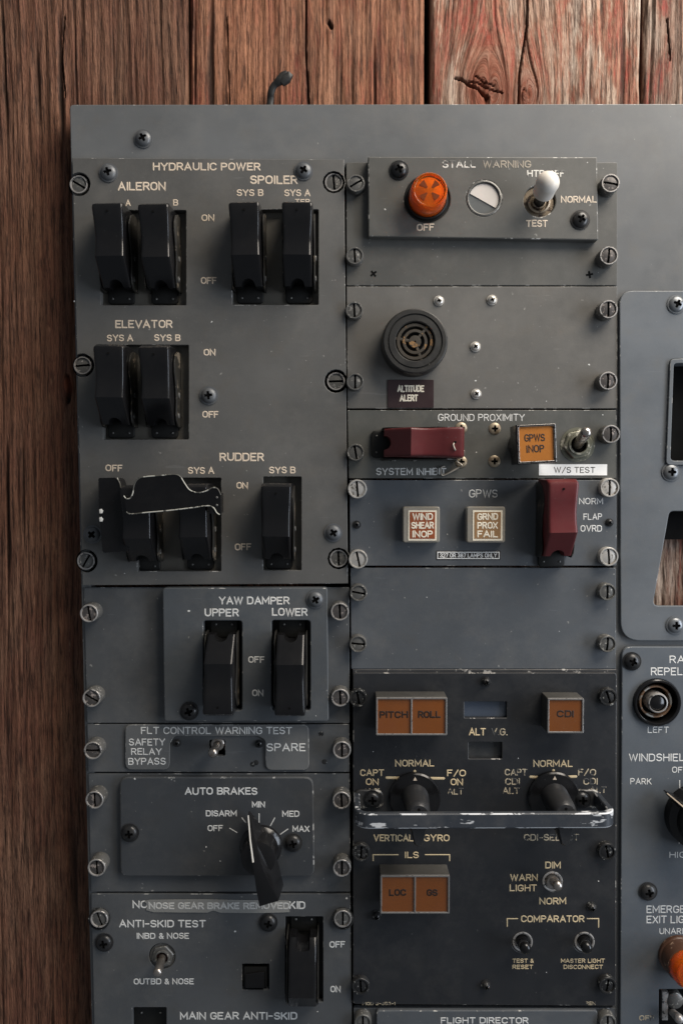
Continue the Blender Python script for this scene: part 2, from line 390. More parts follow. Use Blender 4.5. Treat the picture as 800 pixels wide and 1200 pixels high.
# ------------------------------------------------------------------ fasteners
def head_field(g, Rr, zf, mask, nseg=56, nr=16, mi0=0, mi1=1):
    vs_ = [(0, 0, zf(0, 0))]; fs = []; mi = []
    for i in range(1, nr+1):
        r = Rr*i/nr
        for j in range(nseg):
            a = 2*math.pi*j/nseg; x, y = r*math.cos(a), r*math.sin(a); vs_.append((x, y, zf(x, y)))
    o = len(g.v); g.v += vs_
    def inm(ids):
        x = sum(vs_[k][0] for k in ids)/len(ids); y = sum(vs_[k][1] for k in ids)/len(ids); return mi1 if mask(x, y) else mi0
    for j in range(nseg):
        ids = (0, 1+j, 1+(j+1) % nseg); g.f.append(tuple(k+o for k in ids)); g.m.append(inm(ids))
        for i in range(nr-1):
            a = 1+i*nseg; b = 1+(i+1)*nseg; ids = (a+j, b+j, b+(j+1) % nseg, a+(j+1) % nseg)
            g.f.append(tuple(k+o for k in ids)); g.m.append(inm(ids))
def slot_fastener(h, r, body, rim, face, name='quarter_turn_fastener', rim_w=.85):
    g = G()
    g.lathe([(r*1.0, -1), (r*1.0, h-.9), (r*.97, h-.2), (r*.93, h), (r-rim_w, h), (r-rim_w-.15, h-.8)], seg=48, cap1=False, mi=0)
    for i in range(len(g.m)):
        if i >= 48*2: g.m[i] = 1
    ri = r-rim_w-.15; mask = lambda x, y: abs(x) < .5
    zf = lambda x, y: h-.8+(.45*(1-(x*x+y*y)/(ri*ri)) if True else 0)-(1.3 if abs(x) < .5 and x*x+y*y < (ri*.96)**2 else 0)
    head_field(g, ri, zf, mask, mi0=2, mi1=3, nseg=80, nr=22)
    return g.mesh(name, [body, rim, face, M_dark], 40)  # slot faces coloured near-black in place of natural shadow
def phillips(r, h, mat, name='screw'):
    g = G(); g.lathe([(r*1.22, -.3), (r*1.22, .5), (r, .55), (r, .8)], seg=40, cap1=False)
    def cross(x, y, k=1.0): 
        a, b = abs(x), abs(y); return (a < .13*r*k and b < .52*r) or (b < .13*r*k and a < .52*r) or (a < .2*r and b < .2*r)
    def zf(x, y):
        q = min(1, (x*x+y*y)/(r*r)); return .8+h*math.sqrt(max(0, 1-q*.97))-(.9 if cross(x, y) else 0)-h*.17
    head_field(g, r, zf, lambda x, y: cross(x, y, 1.3), nseg=64, nr=20)
    return g.mesh(name, [mat, M_dark], 40)  # cross recess faces darkened by colour to stand for shade
M_face = paint('dull_screw_face', (.13, .12, .115), rough=.4, metal=.35, wear=.10, wearcol=(.35, .30, .27), seed=95, wscale=500)
F_TALL = slot_fastener(7.2, 5.0, M_fast, M_rim, M_face)
F_MID = slot_fastener(5.2, 4.7, M_fast, M_fast, M_fast)
F_STEEL = slot_fastener(4.0, 5.2, M_steel, M_steel, M_steel)
F_BLK = slot_fastener(3.2, 4.9, M_fastb, M_fastb, M_fastb, rim_w=1.1)
F_FLUSH = slot_fastener(1.2, 5.0, M_fast, M_rim, M_fast)
F_LEFT = slot_fastener(8.2, 5.0, M_fast, M_rim, M_face)
S_GREY = phillips(4.1, 2.3, M_screw); S_BLK = phillips(4.2, 2.5, M_screwb)
S_SMALL = phillips(2.3, 1.3, M_steel); S_BRASS = phillips(3.3, 1.2, M_brass); S_TINY = phillips(1.8, 1.5, M_screwb); S_STUD = phillips(2.3, 3.0, M_fastb)
S_PALE = phillips(4.1, 1.8, paint('pale_screw', (.24, .255, .27), rough=.35, metal=.4, seed=61))
def fast(par, me, px, py, z, h, ang=None, label=None):
    """fastener whose front face is at photo pixel px,py"""
    c = W(px, py, z+h); c.z = z
    return part('fastener', me, par, c, rz=R(ang if ang is not None else random.uniform(-40, 40)), label=label)
def screw(par, me, px, py, z, ang=None, name='screw'):
    c = W(px, py, z+2); c.z = z
    return part(name, me, par, c, rz=R(random.uniform(0, 90) if ang is None else ang))
# ------------------------------------------------------------------ switch guards
def guard_cover(mat, variant='plain'):
    """hinged channel cover, hinge at -y, free end at +y; x across; z out"""
    g = G(); rings = []
    hw = 7.5; NW = .50
    EG = [(1.0, 1.0), (.988, .62), (.952, .29), (.90, .076), (.835, 0)]; ED_ = dict(EG)
    xs = [-a for a, b in EG]+[-.7, -NW, -.42, -.3, -.15, 0, .15, .3, .42, NW, .7]+[a for a, b in EG[::-1]]
    for u in xs:
        edge = ED_.get(abs(u), 0)
        nt_ = max(0.0, 1-(u/NW)**2)**.5 if abs(u) < NW else 0.0
        yb = -18.6+3.4*nt_
        def wf(y): return hw*(1.0+.05*max(0, min(1, (y-9)/9))-.035*max(0, 1-abs(y-3)/9))
        if variant == 'sloped':
            prof = [(yb, 4), (yb, 12.5), (-14.5+1.0*nt_, 17), (-9, 19.5), (0, 20.2), (9.0, 21.6), (21.5, 9.5), (22.0, 7), (22, 4)]
        else:
            zk = 22.6; zb0 = 10.2
            zn = zb0+(zk-zb0)*(yb+18.6)/(18.6-5.6)
            prof = [(yb, 3.5), (yb, zn), (-5.6, zk), (0, 21.6), (5, 21.4), (11, 22.4), (18.6, 24.2), (20.4, 23.8), (22.0, 20.5), (22.5, 3.5)]
        ring = []
        for (y, z) in prof:
            zz = z-(1.25*edge if z > 5 else 0); yy = y-(.6*edge if y > 19 else 0)
            ring.append((u*wf(y), yy, zz))
        rings.append(ring)
    g.loft(rings)
    if variant != 'sloped': g.lathe([(.6, 23), (.6, 24.05)], c=(0, 16.9, 0), seg=12, mi=1)
    return g.mesh('cover', [mat, M_dark], 26)
def guard_base(foot_dark=True):
    g = G()
    g.box(-7.3, 7.3, -25.2, -15, -1.0, .9, r=2.2, bev=.3)
    g.box(-7.0, 7.0, -16, 21.5, -1.2, .6, r=1)
    for sx in (-1, 1):                                   # rounded side cheeks
        out = [(-19.5, -.8), (-19.5, 7.5), (-17, 11), (-13, 12.2), (-6, 11), (2, 12.5), (9, 15.5), (14, 15.6), (18.5, 12.5), (20.8, 7), (20.9, -.8)]
        xa, xb = (8.2, 9.0) if sx > 0 else (-9.0, -8.2)
        if sx < 0: xa, xb = -8.4, -7.8
        g.loft([[(xa, y, z) for y, z in out], [(xb, y, z) for y, z in out]], mi=1)
    return g.mesh('guard_bracket', [M_guardp, M_cheek], 35, bevel=.18, bseg=1)
C_PLAIN = guard_cover(M_guard); C_SLOPE = guard_cover(M_guard, 'sloped'); C_RED = guard_cover(M_red); B_BASE = guard_base()
def rivet_mesh():
    g = G(); g.lathe([(.62, -.2), (.62, .2), (.4, .4)], seg=14); return g.mesh('rivet', [M_fast], 50)
RIV = rivet_mesh()
def pivot_mesh():
    g = G(); g.lathe([(1.5, 0), (1.5, .3), (1.2, .5), (.3, .6)], seg=20, M=Matrix.Rotation(math.pi/2, 3, 'Y')); return g.mesh('pivot_pin', [M_fast], 50)
PIV = pivot_mesh()
def guarded(par, px, py, z, cover, rz=0.0, label=None, sx=1.0):
    """px,py: centre of the switch at its base plane z"""
    c = W(px, py, z)
    b = part('guarded_switch', B_BASE, par, c, rz=rz, label=label)
    cs, sn = math.cos(rz), math.sin(rz)
    def at(x, y, dz): return Vector((c.x+x*cs-y*sn, c.y+x*sn+y*cs, c.z+dz))
    k = part('cover', cover, b, at(0, 0, 0), rz=rz); k.rotation_euler[2] += R(random.uniform(-1.2, 1.2)); k.rotation_euler[0] = R(random.uniform(-1.2, 1.0))
    for x, y, me, nm, dz in ((-4.4, -22.3, RIV, 'rivet', .9), (4.4, -22.3, RIV, 'rivet', .9), (9.0, -13.6, PIV, 'pivot_pin', 7.5), (9.0, -2.5, PIV, 'pivot_pin', 6.0)):
        part(nm, me, b, at(x, y, dz), rz=rz)
    return b
# ------------------------------------------------------------------ toggles
def lever_between(parent, name, a, b, r0, r1, mat, ball=1.0, neck=None, label=None):
    a = Vector(a); b = Vector(b); d = b-a; L = d.length; q = d.to_track_quat('Z', 'Y').to_matrix()
    g = G(); prof = [(r0, 0), (r0*1.0, L*.25), (r0+(r1-r0)*.6, L*.6), (r1, L-r1*.9)]
    for i in range(1, 7):
        t = R(15*i); prof.append((r1*math.cos(t)+.02, L-r1*.9+r1*.9*math.sin(t)*ball))
    g.lathe(prof, seg=28, M=q)
    return part(name, g.mesh(name, [mat], 50), parent, a, label=label)
def hexnut(r, h, mat, rin=None, mat2=None, washer=True):
    g = G(); n = 6; out = [(r*math.cos(R(60*i+12)), r*math.sin(R(60*i+12))) for i in range(6)]
    rin = rin or r*.62
    seg = 36
    def hexr(a):
        a = (math.degrees(a)-12) % 60-30; return r*math.cos(R(30))/math.cos(R(a))
    ro = [hexr(2*math.pi*j/seg) for j in range(seg)]
    def rg(rr, z): return [((ro[j] if rr is None else rr*1.0)*math.cos(2*math.pi*j/seg), (ro[j] if rr is None else rr)*math.sin(2*math.pi*j/seg), z) for j in range(seg)]
    def rgk(k, z): return [(ro[j]*k*math.cos(2*math.pi*j/seg), ro[j]*k*math.sin(2*math.pi*j/seg), z) for j in range(seg)]
    g.loft([rg(None, -.5), rg(None, h-.4), rgk(.93, h), rg(rin, h), rg(rin, h+1.1), rg(rin*.82, h+1.2), rg(rin*.80, h-1.5)], cap1=False)
    g.lathe([(rin*.80, h-1.5), (rin*.2, h-1.3)], seg=seg, mi=1)
    if washer: g.lathe([(r*1.12, -.6), (r*1.12, .25), (r*.9, .3)], seg=seg, cap1=False)
    return g.mesh('bushing_nut', [mat, mat2 or M_dark], 30)
# ================================================================== WALL
def vnoise(x, y, seed):
    rs = np.random.RandomState(seed); T = rs.rand(512, 512)
    xi = np.floor(x).astype(int); yi = np.floor(y).astype(int); fx = x-xi; fy = y-yi
    fx = fx*fx*(3-2*fx); fy = fy*fy*(3-2*fy)
    g = lambda a, b: T[a % 512, b % 512]
    return (g(xi, yi)*(1-fx)+g(xi+1, yi)*fx)*(1-fy)+(g(xi, yi+1)*(1-fx)+g(xi+1, yi+1)*fx)*fy
WZ = -11.5
def wood(name, dark, mid, light, red, redamt, paleamt, seed):
    m, nt, b = new_mat(name)
    at = nt.nodes.new('ShaderNodeAttribute'); at.attribute_name = 'grain'
    def gn(scale, detail, st, off=0.0, rough=.6):
        mp = nt.nodes.new('ShaderNodeMapping'); mp.inputs['Scale'].default_value = st; mp.inputs['Location'].default_value = (seed+off, seed*.37+off, seed*1.3)
        nt.links.new(at.outputs['Vector'], mp.inputs['Vector'])
        n = N(nt, 'ShaderNodeTexNoise', Scale=scale, Detail=detail, Roughness=rough); nt.links.new(mp.outputs[0], n.inputs['Vector']); return n.outputs[0]
    s1 = gn(1, 5, (260, 12, 1), 0, .7); s2 = gn(1, 4, (800, 42, 1), 4, .7); s3 = gn(1, 5, (60, 12, 1), 8, .7); s4 = gn(1, 4, (420, 60, 1), 12, .7); s5 = gn(1, 3, (22, 4, 1), 17)
    c = mix(nt, ramp(nt, s1, .36, .62), dark, mid)
    c = mix(nt, mul(nt, ramp(nt, s3, .46, .62), paleamt), c, light)
    c = mix(nt, mul(nt, ramp(nt, s5, .47, .60), .55), c, mid)
    rm = mul(nt, ramp(nt, s3, .50, .40), ramp(nt, s4, .38, .62)); rm = mul(nt, rm, redamt)
    c = mix(nt, rm, c, red)
    c = mix(nt, mul(nt, ramp(nt, s2, .50, .38), .85), c, tuple(x*.30 for x in dark))
    s6 = gn(1, 3, (1100, 190, 1), 23, .7); c = mix(nt, mul(nt, ramp(nt, s6, .50, .36), .40), c, tuple(x*.45 for x in dark)); c = mix(nt, mul(nt, ramp(nt, s6, .58, .74), .22), c, light)
    c = mix(nt, mul(nt, ramp(nt, s4, .62, .72), .35), c, tuple(min(1, x*1.5) for x in light))
    cr = nt.nodes.new('ShaderNodeAttribute'); cr.attribute_name = 'crack'
    c = mix(nt, cr.outputs['Fac'], c, (.012, .008, .006))
    kn = nt.nodes.new('ShaderNodeAttribute'); kn.attribute_name = 'knot'
    c = mix(nt, mul(nt, kn.outputs['Fac'], ramp(nt, s4, .35, .6, .6, 1.0)), c, (.16, .045, .022))
    nt.links.new(c, b.inputs['Base Color']); b.inputs['Roughness'].default_value = .78; b.inputs['Specular IOR Level'].default_value = .25
    b1 = N(nt, 'ShaderNodeBump', Strength=.7, Distance=.0008); nt.links.new(s6, b1.inputs['Height'])
    b2 = N(nt, 'ShaderNodeBump', Strength=.8, Distance=.0022); nt.links.new(s1, b2.inputs['Height']); nt.links.new(b1.outputs[0], b2.inputs['Normal'])
    nt.links.new(b2.outputs[0], b.inputs['Normal']); return m
def plank(parent, x0, x1, mat, seed, knots=(), cracks=(), wav=1.0, dz=0.0, full=False):
    """x0,x1 in mm; y from -340 to 300"""
    y0, y1 = -345.0, 305.0
    nx = int((x1-x0)/.55); ys = np.concatenate([np.arange(y0, 214, 1.6 if full else 7.0), np.arange(214, y1, .7 if not full else 1.6)]); ny = len(ys)
    X, Y = np.meshgrid(np.linspace(x0, x1, nx), ys)
    U = X+wav*6*(vnoise(X/90+5, Y/160+seed, seed)-.5)+wav*1.4*(vnoise(X/20, Y/35+3, seed+1)-.5)
    K = np.zeros_like(X); Cc = np.zeros_like(X); Zd = np.zeros_like(X)
    for kx, ky, kr in knots:
        dx, dy = X-kx, (Y-ky)*.55; d = np.sqrt(dx*dx+dy*dy)+.01
        U += np.sign(dx)*(-kr*2.0)*np.exp(-(d/(kr*1.8))**2)*np.abs(dx/d)**.8*.42
        K = np.maximum(K, np.clip(1.5-d/kr*1.1, 0, 1))
        Zd += 1.2*np.exp(-(d/kr)**2)
    for pts, wd in cracks:
        P0 = np.array(pts, float)
        for (ax, ay), (bx, by) in zip(P0[:-1], P0[1:]):
            L2 = (bx-ax)**2+(by-ay)**2; t = np.clip(((X-ax)*(bx-ax)+(Y-ay)*(by-ay))/L2, 0, 1)
            d = np.hypot(X-ax-t*(bx-ax), Y-ay-t*(by-ay))
            Cc = np.maximum(Cc, np.clip(1.25-d/(wd*.5), 0, 1))
    ridge = .0
    for sc, am, s in ((2.1, .85, 11), (1.05, .45, 12), (6.0, .9, 13), (.75, .25, 14)):
        ridge = ridge+am*(vnoise(U/sc+100, Y/(sc*32)+7, seed+s)-.5)
    deep = np.clip((vnoise(U/3.0+50, Y/110, seed+31)-.80)*6, 0, 1)
    Z = WZ+dz+ridge-deep*1.6-Cc*3.0+Zd-.0
    Cc = np.maximum(Cc, deep*.75)
    edge = np.minimum(X-x0, x1-X)+1.2*(vnoise(Y/14, X*0+3, seed+40)-.5)
    Z -= np.clip(1.8-edge, 0, 2.5)*1.1
    v = np.stack([X.ravel(), Y.ravel(), Z.ravel()], 1)*MM
    i = np.arange(nx*ny).reshape(ny, nx)
    f = np.stack([i[:-1, :-1].ravel(), i[:-1, 1:].ravel(), i[1:, 1:].ravel(), i[1:, :-1].ravel()], 1)
    # sides and back
    me = bpy.data.meshes.new('plank')
    nb = len(v); back = v.copy()
    bi = np.array([i[0, 0], i[0, -1], i[-1, -1], i[-1, 0]])
    bv = v[bi].copy(); bv[:, 2] = (WZ+dz-22)*MM
    v2 = np.vstack([v, bv])
    faces = f.tolist()
    faces += [[nb+3, nb+2, nb+1, nb]]
    faces += [[nb, nb+1]+list(map(int, i[0, ::-1])), [nb+2, nb+3]+list(map(int, i[-1, :])), [nb+1, nb+2]+list(map(int, i[::-1, -1])), [nb+3, nb]+list(map(int, i[:, 0]))]
    me.from_pydata(v2.tolist(), [], faces)
    for nm, arr in (('crack', Cc), ('knot', K)):
        a = me.attributes.new(nm, 'FLOAT', 'POINT'); a.data.foreach_set('value', np.concatenate([arr.ravel(), np.zeros(4)]))
    a = me.attributes.new('grain', 'FLOAT_VECTOR', 'POINT')
    gg = np.vstack([np.stack([U.ravel()*MM, Y.ravel()*MM, np.zeros(nx*ny)], 1), np.zeros((4, 3))]); a.data.foreach_set('vector', gg.ravel())
    me.materials.append(mat); me.polygons.foreach_set('use_smooth', [True]*len(me.polygons)); me.set_sharp_from_angle(angle=R(60))
    return part('plank', me, parent, (0, 0, 0))
wall = thing('wall', None, None, (0, 0, WZ), kind='structure')
X0 = lambda px: W(px, 60, WZ).x
wdA = wood('brown_barn_wood', (.066, .028, .017), (.160, .072, .042), (.22, .125, .078), (.13, .040, .026), .35, .45, 3.1)
wdB = wood('red_brown_barn_wood', (.115, .044, .025), (.285, .120, .064), (.37, .20, .12), (.22, .040, .028), .55, .45, 7.7)
wdC = wood('pale_weathered_wood', (.15, .065, .038), (.36, .200, .130), (.56, .46, .37), (.29, .040, .026), .85, .95, 12.3)
wdD = wood('red_weathered_wood', (.11, .048, .032), (.25, .14, .095), (.38, .31, .25), (.28, .030, .024), 1.0, .8, 17.9)
def wp(px, py): p = W(px, py, WZ); return (p.x, p.y)
plank(wall, X0(-160), X0(220.5), wdA, 21, knots=((*wp(80, 452), 3.0),), cracks=(([wp(76, 20), wp(72, 70), wp(77, 112)], .7), ([wp(79, 440), wp(83, 455), wp(80, 470)], 2.4)), wav=.45, full=True)
plank(wall, X0(222.5), X0(497), wdB, 33, cracks=(([wp(359, -40), wp(358, 60), wp(362, 130)], .9), ([wp(266, 20), wp(269, 130)], .7), ([wp(385, 26), wp(388, 32)], 2.2)), wav=.6)
plank(wall, X0(504.5), X0(750), wdC, 47, knots=((*wp(572, 108), 15.0), (*wp(616, 112), 8)), cracks=(([wp(618, -40), wp(617, 30), wp(608, 85), wp(606, 130)], 1.1), ([wp(533, 91), wp(541, 94), wp(549, 101), wp(560, 106), wp(566, 113), wp(576, 118)], 1.3), ([wp(548, 96), wp(560, 99), wp(569, 104), wp(588, 110)], .8), ([wp(556, 90), wp(566, 98), wp(578, 101)], .6)), wav=1.1, dz=.4)
plank(wall, X0(754), X0(960), wdD, 59, cracks=(([wp(782, 20), wp(786, 70)], .7),), wav=.9, dz=-.3)
g = G(); g.box(X0(-170), X0(970), -345, 305, WZ-26, WZ-22.5)
part('backing_board', g.mesh('backing_board', [M_dark]), wall)
# ================================================================== FRAME
ED = lambda m, c, w_=.22, wc=(.34, .335, .32): [m, EDGE(m, c, w_*.72, wc)]
frame = thing('panel_frame', 'large grey metal frame sheet holding all the panels, bare band along its top', 'panel frame', W(440, 150, 0))
outer = rounded(poly_px([(81.5, 122, 5), (880, 121, 0), (880, 1290, 0), (109.5, 1290, 0)], 0), 1)
holes = [rounded(poly_px([(96, 196), (718, 196), (717, 1280), (118, 1280)], 0), 1)]
CUT1 = [(784, 421, 5), (860, 419, 4), (860, 545, 4), (779, 545, 6)]
CUT2 = [(784, 599, 6), (860, 599, 4), (860, 710, 4), (764.5, 710, 6)]
holes.append(rounded(poly_px([(776, 413), (866, 411), (866, 551), (772, 551)], 0), 1))
holes.append(rounded(poly_px([(776, 592), (866, 592), (866, 717), (757, 717)], 0), 1))
holes.append(rounded(poly_px([(740, 775), (866, 775), (866, 1275), (740, 1275)], 0), 1))
plate(frame, 'sheet', outer, holes, -9, 0, ED(M_frame, G_FRM, .1), .5)
def screwg(par, px, py, z): return screw(par, S_GREY, px, py, z)
screwg(frame, 167, 160.5, 0)
g = G(); a = W(398, 190, -9); b = W(416, 1290, -9)
g.box(W(380, 600, -9).x, W(440, 600, -9).x, b.y, a.y, -9, -6.0)
part('centre_rail', g.mesh('centre_rail', [M_dark]), frame)
# ================================================================== 1 HYDRAULIC
Z1 = 3.0
hyd = thing('switch_panel', 'grey hydraulic power panel with eight black guarded switches, tallest plate at upper left', 'switch panel', W(245, 435, Z1))
hp = [(84.5, 184.5), (403, 186.5), (407.5, 684), (96.5, 686)]
def rect_px(x0, x1, y0, y1, z, r): return rounded(poly_px([(x0, y0), (x1, y0), (x1, y1), (x0, y1)], z), r)
hh = [rect_px(118, 218, 246, 357.5, Z1, .8), rect_px(272, 373, 245, 357, Z1, .8), rect_px(121, 221, 404, 515, Z1, .8),
      rect_px(161, 259, 560, 669.5, Z1, .8), rect_px(308, 353, 558.5, 668.5, Z1, .8)]
FL = [(92, 215.5), (391, 213), (96.5, 428), (393.5, 446.5), (100.5, 657.5), (396.5, 654.5)]
for x, y in FL:
    pass
outl = rounded(poly_px(hp, Z1), .8)
# round bites for the recessed fasteners that sit at the plate's edge
def bite(outline_px, z, discs, r):
    """cut discs out of a polygon outline (sampled)"""
    pts = [Vector(W(p[0], p[1], z)[:2]) for p in outline_px]; out = []
    for i, p in enumerate(pts):
        q = pts[(i+1) % len(pts)]; n = max(2, int((q-p).length/.25)); 
        for k in range(n): out.append(p+(q-p)*k/n)
    cs = [Vector(W(x, y, z)[:2]) for x, y in discs]
    cen = sum(pts, Vector((0, 0)))/len(pts); res = []; i = 0; N_ = len(out)
    inside = [next((j for j, c in enumerate(cs) if (p-c).length < r), None) for p in out]
    st = next(i for i in range(N_) if inside[i] is None); i = 0
    seq = [(st+k) % N_ for k in range(N_)]; k = 0
    while k < N_:
        idx = seq[k]
        if inside[idx] is None: res.append(tuple(out[idx])); k += 1; continue
        j = inside[idx]; c = cs[j]; a = out[idx]; k2 = k
        while k2 < N_ and inside[seq[k2]] == j: k2 += 1
        b = out[seq[k2-1]]
        a0 = math.atan2((a-c).y, (a-c).x); a1 = math.atan2((b-c).y, (b-c).x); am = math.atan2((cen-c).y, (cen-c).x)
        def norm(t): return (t+math.pi) % (2*math.pi)-math.pi
        d0 = norm(am-a0); d1 = norm(a1-am)
        if d0*d1 < 0: 
            sgn = 1 if abs(d0) > abs(d1) and d0 > 0 or abs(d1) > abs(d0) and d1 > 0 else -1
            if d0*sgn < 0: d0 += sgn*2*math.pi
            if d1*sgn < 0: d1 += sgn*2*math.pi
        for t in range(15):
            f = t/14; th = a0+(d0+d1)*f; res.append((c.x+r*math.cos(th), c.y+r*math.sin(th)))
        k = k2
    # thin out straight runs
    o2 = []
    for i, p in enumerate(res):
        a = Vector(res[i-1]); b = Vector(res[(i+1) % len(res)]); v = Vector(p)
        if abs((v-a).cross(b-v)) > 1e-3*((v-a).length*(b-v).length+1e-9)*20 or True and (v-a).length > 1.5: o2.append(p)
    return o2
outl = bite(hp, Z1, FL, 6.3)
plate(hyd, 'plate', outl, [h for h in hh if h], -1.5, Z1, ED(M_hyd, G_HYD, .12), .3)
g = G(); a = W(90, 192, -2); b = W(400, 680, -2)
g.prism([tuple(W(x, y, -2)[:2]) for x, y in [(99, 200), (400, 200), (404, 679), (110, 679)]], -3.2, -2.0)
part('rear_plate', g.mesh('rear_plate', [paint('brown_grey_rear', (.13, .12, .10), rough=.55, seed=70)]), hyd)
g = G()
for i, (x, y) in enumerate(FL):
    c = W(x, y, Z1); cup = G().lathe([(6.25, -2.1), (6.25, 0.2), (5.9, .2), (5.9, -2.0)], c=(c.x, c.y, 0), seg=36, cap0=True)
    part('fastener_cup', cup.mesh('fastener_cup', [M_dark], 40), hyd)
    fast(hyd, F_FLUSH, x, y, Z1-2.2, 1.2, ang=(60, 5, 95, 92, -30, 2)[i])
for x, y in ((126, 200.5), (355.5, 198.5), (244, 463), (107.5, 626.5), (390.5, 624.5)): screw(hyd, S_GREY, x, y, Z1)
for s in (('HYDRAULIC POWER', 179, 305, 194.9, 9.2), ('AILERON', 138, 194, 218, 10), ('A', 146.8, 153, 237.5, 7.2), ('B', 202.5, 208.5, 237, 7.5),
          ('SPOILER', 292.8, 348.5, 210.5, 10), ('SYS B', 277, 308.5, 225.7, 8), ('SYS A', 332.7, 363.7, 225.7, 8), ('TER', 345.5, 363, 236, 6), ('ON', 236, 251, 255, 7.8), ('OFF', 235, 254, 328.6, 8),
          ('ELEVATOR', 134.6, 202, 379.6, 9.5), ('SYS A', 125, 156, 396, 8), ('SYS B', 180.5, 211.5, 395.6, 8), ('ON', 238.5, 252.5, 412.6, 8),
          ('OFF', 237, 256, 485.6, 8), ('RUDDER', 257, 309, 535.5, 10), ('OFF', 123.5, 143.5, 548.5, 8), ('SYS A', 220, 251, 551.5, 8.2),
          ('SYS B', 315, 346, 551, 8.2), ('ON', 276.7, 290.5, 569, 8), ('OFF', 275, 294.5, 640.8, 8.2)):
    text(hyd, *s, Z1, M_cream)
for px, py, lb in ((142, 302, 'black guarded switch under the letter A of AILERON'), (193, 302, 'black guarded switch under the letter B of AILERON'),
                   (293, 301, 'black guarded switch under SPOILER SYS B'), (350.5, 301, 'black guarded switch under SPOILER SYS A'),
                   (142, 459.5, 'black guarded switch under ELEVATOR SYS A'), (193, 459.5, 'black guarded switch under ELEVATOR SYS B'),
                   (172, 616, 'black guarded switch behind left half of the gang bar'), (235, 614, 'black guarded switch behind right half of the gang bar'),
                   (327, 613.5, 'black guarded switch under RUDDER SYS B')):
    guarded(hyd, px, py, -1.6, C_PLAIN, label=lb)
# gang bar over the two rudder switches
zb = 24.0
def cat2(px, z, n=5):
    P_ = [W(x, y, z) for x, y in px]; out = []
    for i in range(len(P_)-1):
        p0 = P_[max(i-1, 0)]; p1 = P_[i]; p2 = P_[i+1]; p3 = P_[min(i+2, len(P_)-1)]
        for k in range(n):
            t = k/n; out.append(.5*((2*p1)+(-p0+p2)*t+(2*p0-5*p1+4*p2-p3)*t*t+(-p0+3*p1-3*p2+p3)*t**3))
    return out+[P_[-1]]
top_ = cat2([(145, 581), (148, 584.5), (152.5, 583.5), (155.5, 578), (157, 569), (161, 562), (169, 558.8), (188, 557.3), (204, 556), (211, 558.5), (216, 566), (222, 574), (231, 577.3), (241, 575.5), (249, 571.5), (255, 573), (258.5, 580)], zb)
bot_ = cat2([(259, 604), (254, 601), (250, 595), (243, 592.7), (225, 595), (200, 598), (172, 600.5), (151, 602), (147, 594), (145, 581)], zb)
gb = plate_mesh('gang_bar', [tuple(p[:2]) for p in top_+bot_[:-1]], [], zb-1.3, zb, [M_gang, M_gang], .15)
gbo = part('gang_bar', gb, hyd, label='bent black bar with bare metal edges joining two rudder switch guards')
for pth in (top_, bot_[2:-8]):
    g = G(); g.tube([p+Vector((0, 0, .05)) for p in pth], .32, .32, seg=8); part('bare_rim', g.mesh('bare_rim', [M_gange], 60), gbo)
g = G(); e0 = W(255, 578, zb); e1 = W(255, 602, zb)      # the bar's right end curls back to the panel
ring_ = []
for k in range(7):
    t = R(90*k/6); ring_.append((e0.x-3.9+4.0*math.sin(t), zb-.1-4.0*(1-math.cos(t))))
ring_.append((e0.x+.1, 6.0))
o_ = [(x, z) for x, z in ring_]; in_ = [(x-1.0, z-.4) for x, z in ring_[::-1]]
g.loft([[(x, e1.y+(.0), z) for x, z in o_+in_], [(x, e0.y, z) for x, z in o_+in_]]); part('curled_end', g.mesh('curled_end', [M_gang], 50), gbo)
g = G(); fpt = [W(x, y, 17.0) for x, y in ((115, 560), (126, 559.2), (136.5, 559.3), (140, 565), (142, 573))]
fl_rim = fpt
for yy in (583, 592):
    c = W(254, yy, zb); part('rivet', RIV, gbo, (c.x, c.y, zb))
zf_ = 17.0
fp = [(115, 560, 2), (137, 559.5, 6), (141, 572, 4), (144, 584, 2), (152, 589, 1), (150, 602, 1), (155, 618, 1), (150, 646, 2), (120, 648, 3), (116, 600, 1)]
fl = plate_mesh('flap', rounded(poly_px(fp, zf_), 1), [], 3.2, zf_, [M_gang, M_gang], .25)
for p in fl.polygons:
    if p.material_index == 1 and p.center.y < W(0, 592, zf_).y*MM: p.material_index = 0
g = G(); g.tube(cat2([(137, 560), (140.5, 567), (142, 575), (145, 582), (148, 586)], zf_+.1), .38, seg=8); part('bare_rim', g.mesh('bare_rim', [M_gange], 60), part('guard_flap', fl, hyd, label='flat black flap under OFF at left of the rudder switches'))
g = G()
for yy in (599, 608.5):
    c = W(117, yy, zf_); g.loft([[(c.x-.2, c.y-1.2, zf_+.02), (c.x+1.3, c.y-1.2, zf_+.02), (c.x+1.8, c.y+.2, zf_+.02), (c.x+.9, c.y+1.3, zf_+.02), (c.x-.3, c.y+.9, zf_+.02)], [(c.x, c.y-1.1, zf_+.1), (c.x+1.2, c.y-1.1, zf_+.1), (c.x+1.6, c.y+.2, zf_+.1), (c.x+.8, c.y+1.2, zf_+.1), (c.x-.1, c.y+.8, zf_+.1)]])
part('paint_chips', g.mesh('paint_chips', [M_white]), hyd)
# ================================================================== left column modules
def module(label, cat, px, z): return thing('switch_panel', label, cat, W(*px, z))
LEFTSIDE = lambda y: 81.5+(y-122)*.0236+3.4
def lplate(par, y0, y1, z, mat, col, x1a=409, x1b=409.5, holes=(), th=3.0):
    out = rounded(poly_px([(LEFTSIDE(y0), y0), (x1a, y0), (x1b, y1), (LEFTSIDE(y1), y1)], z), .5)
    return plate(par, 'plate', out, list(holes), z-th, z, ED(mat, col, .16), .25)
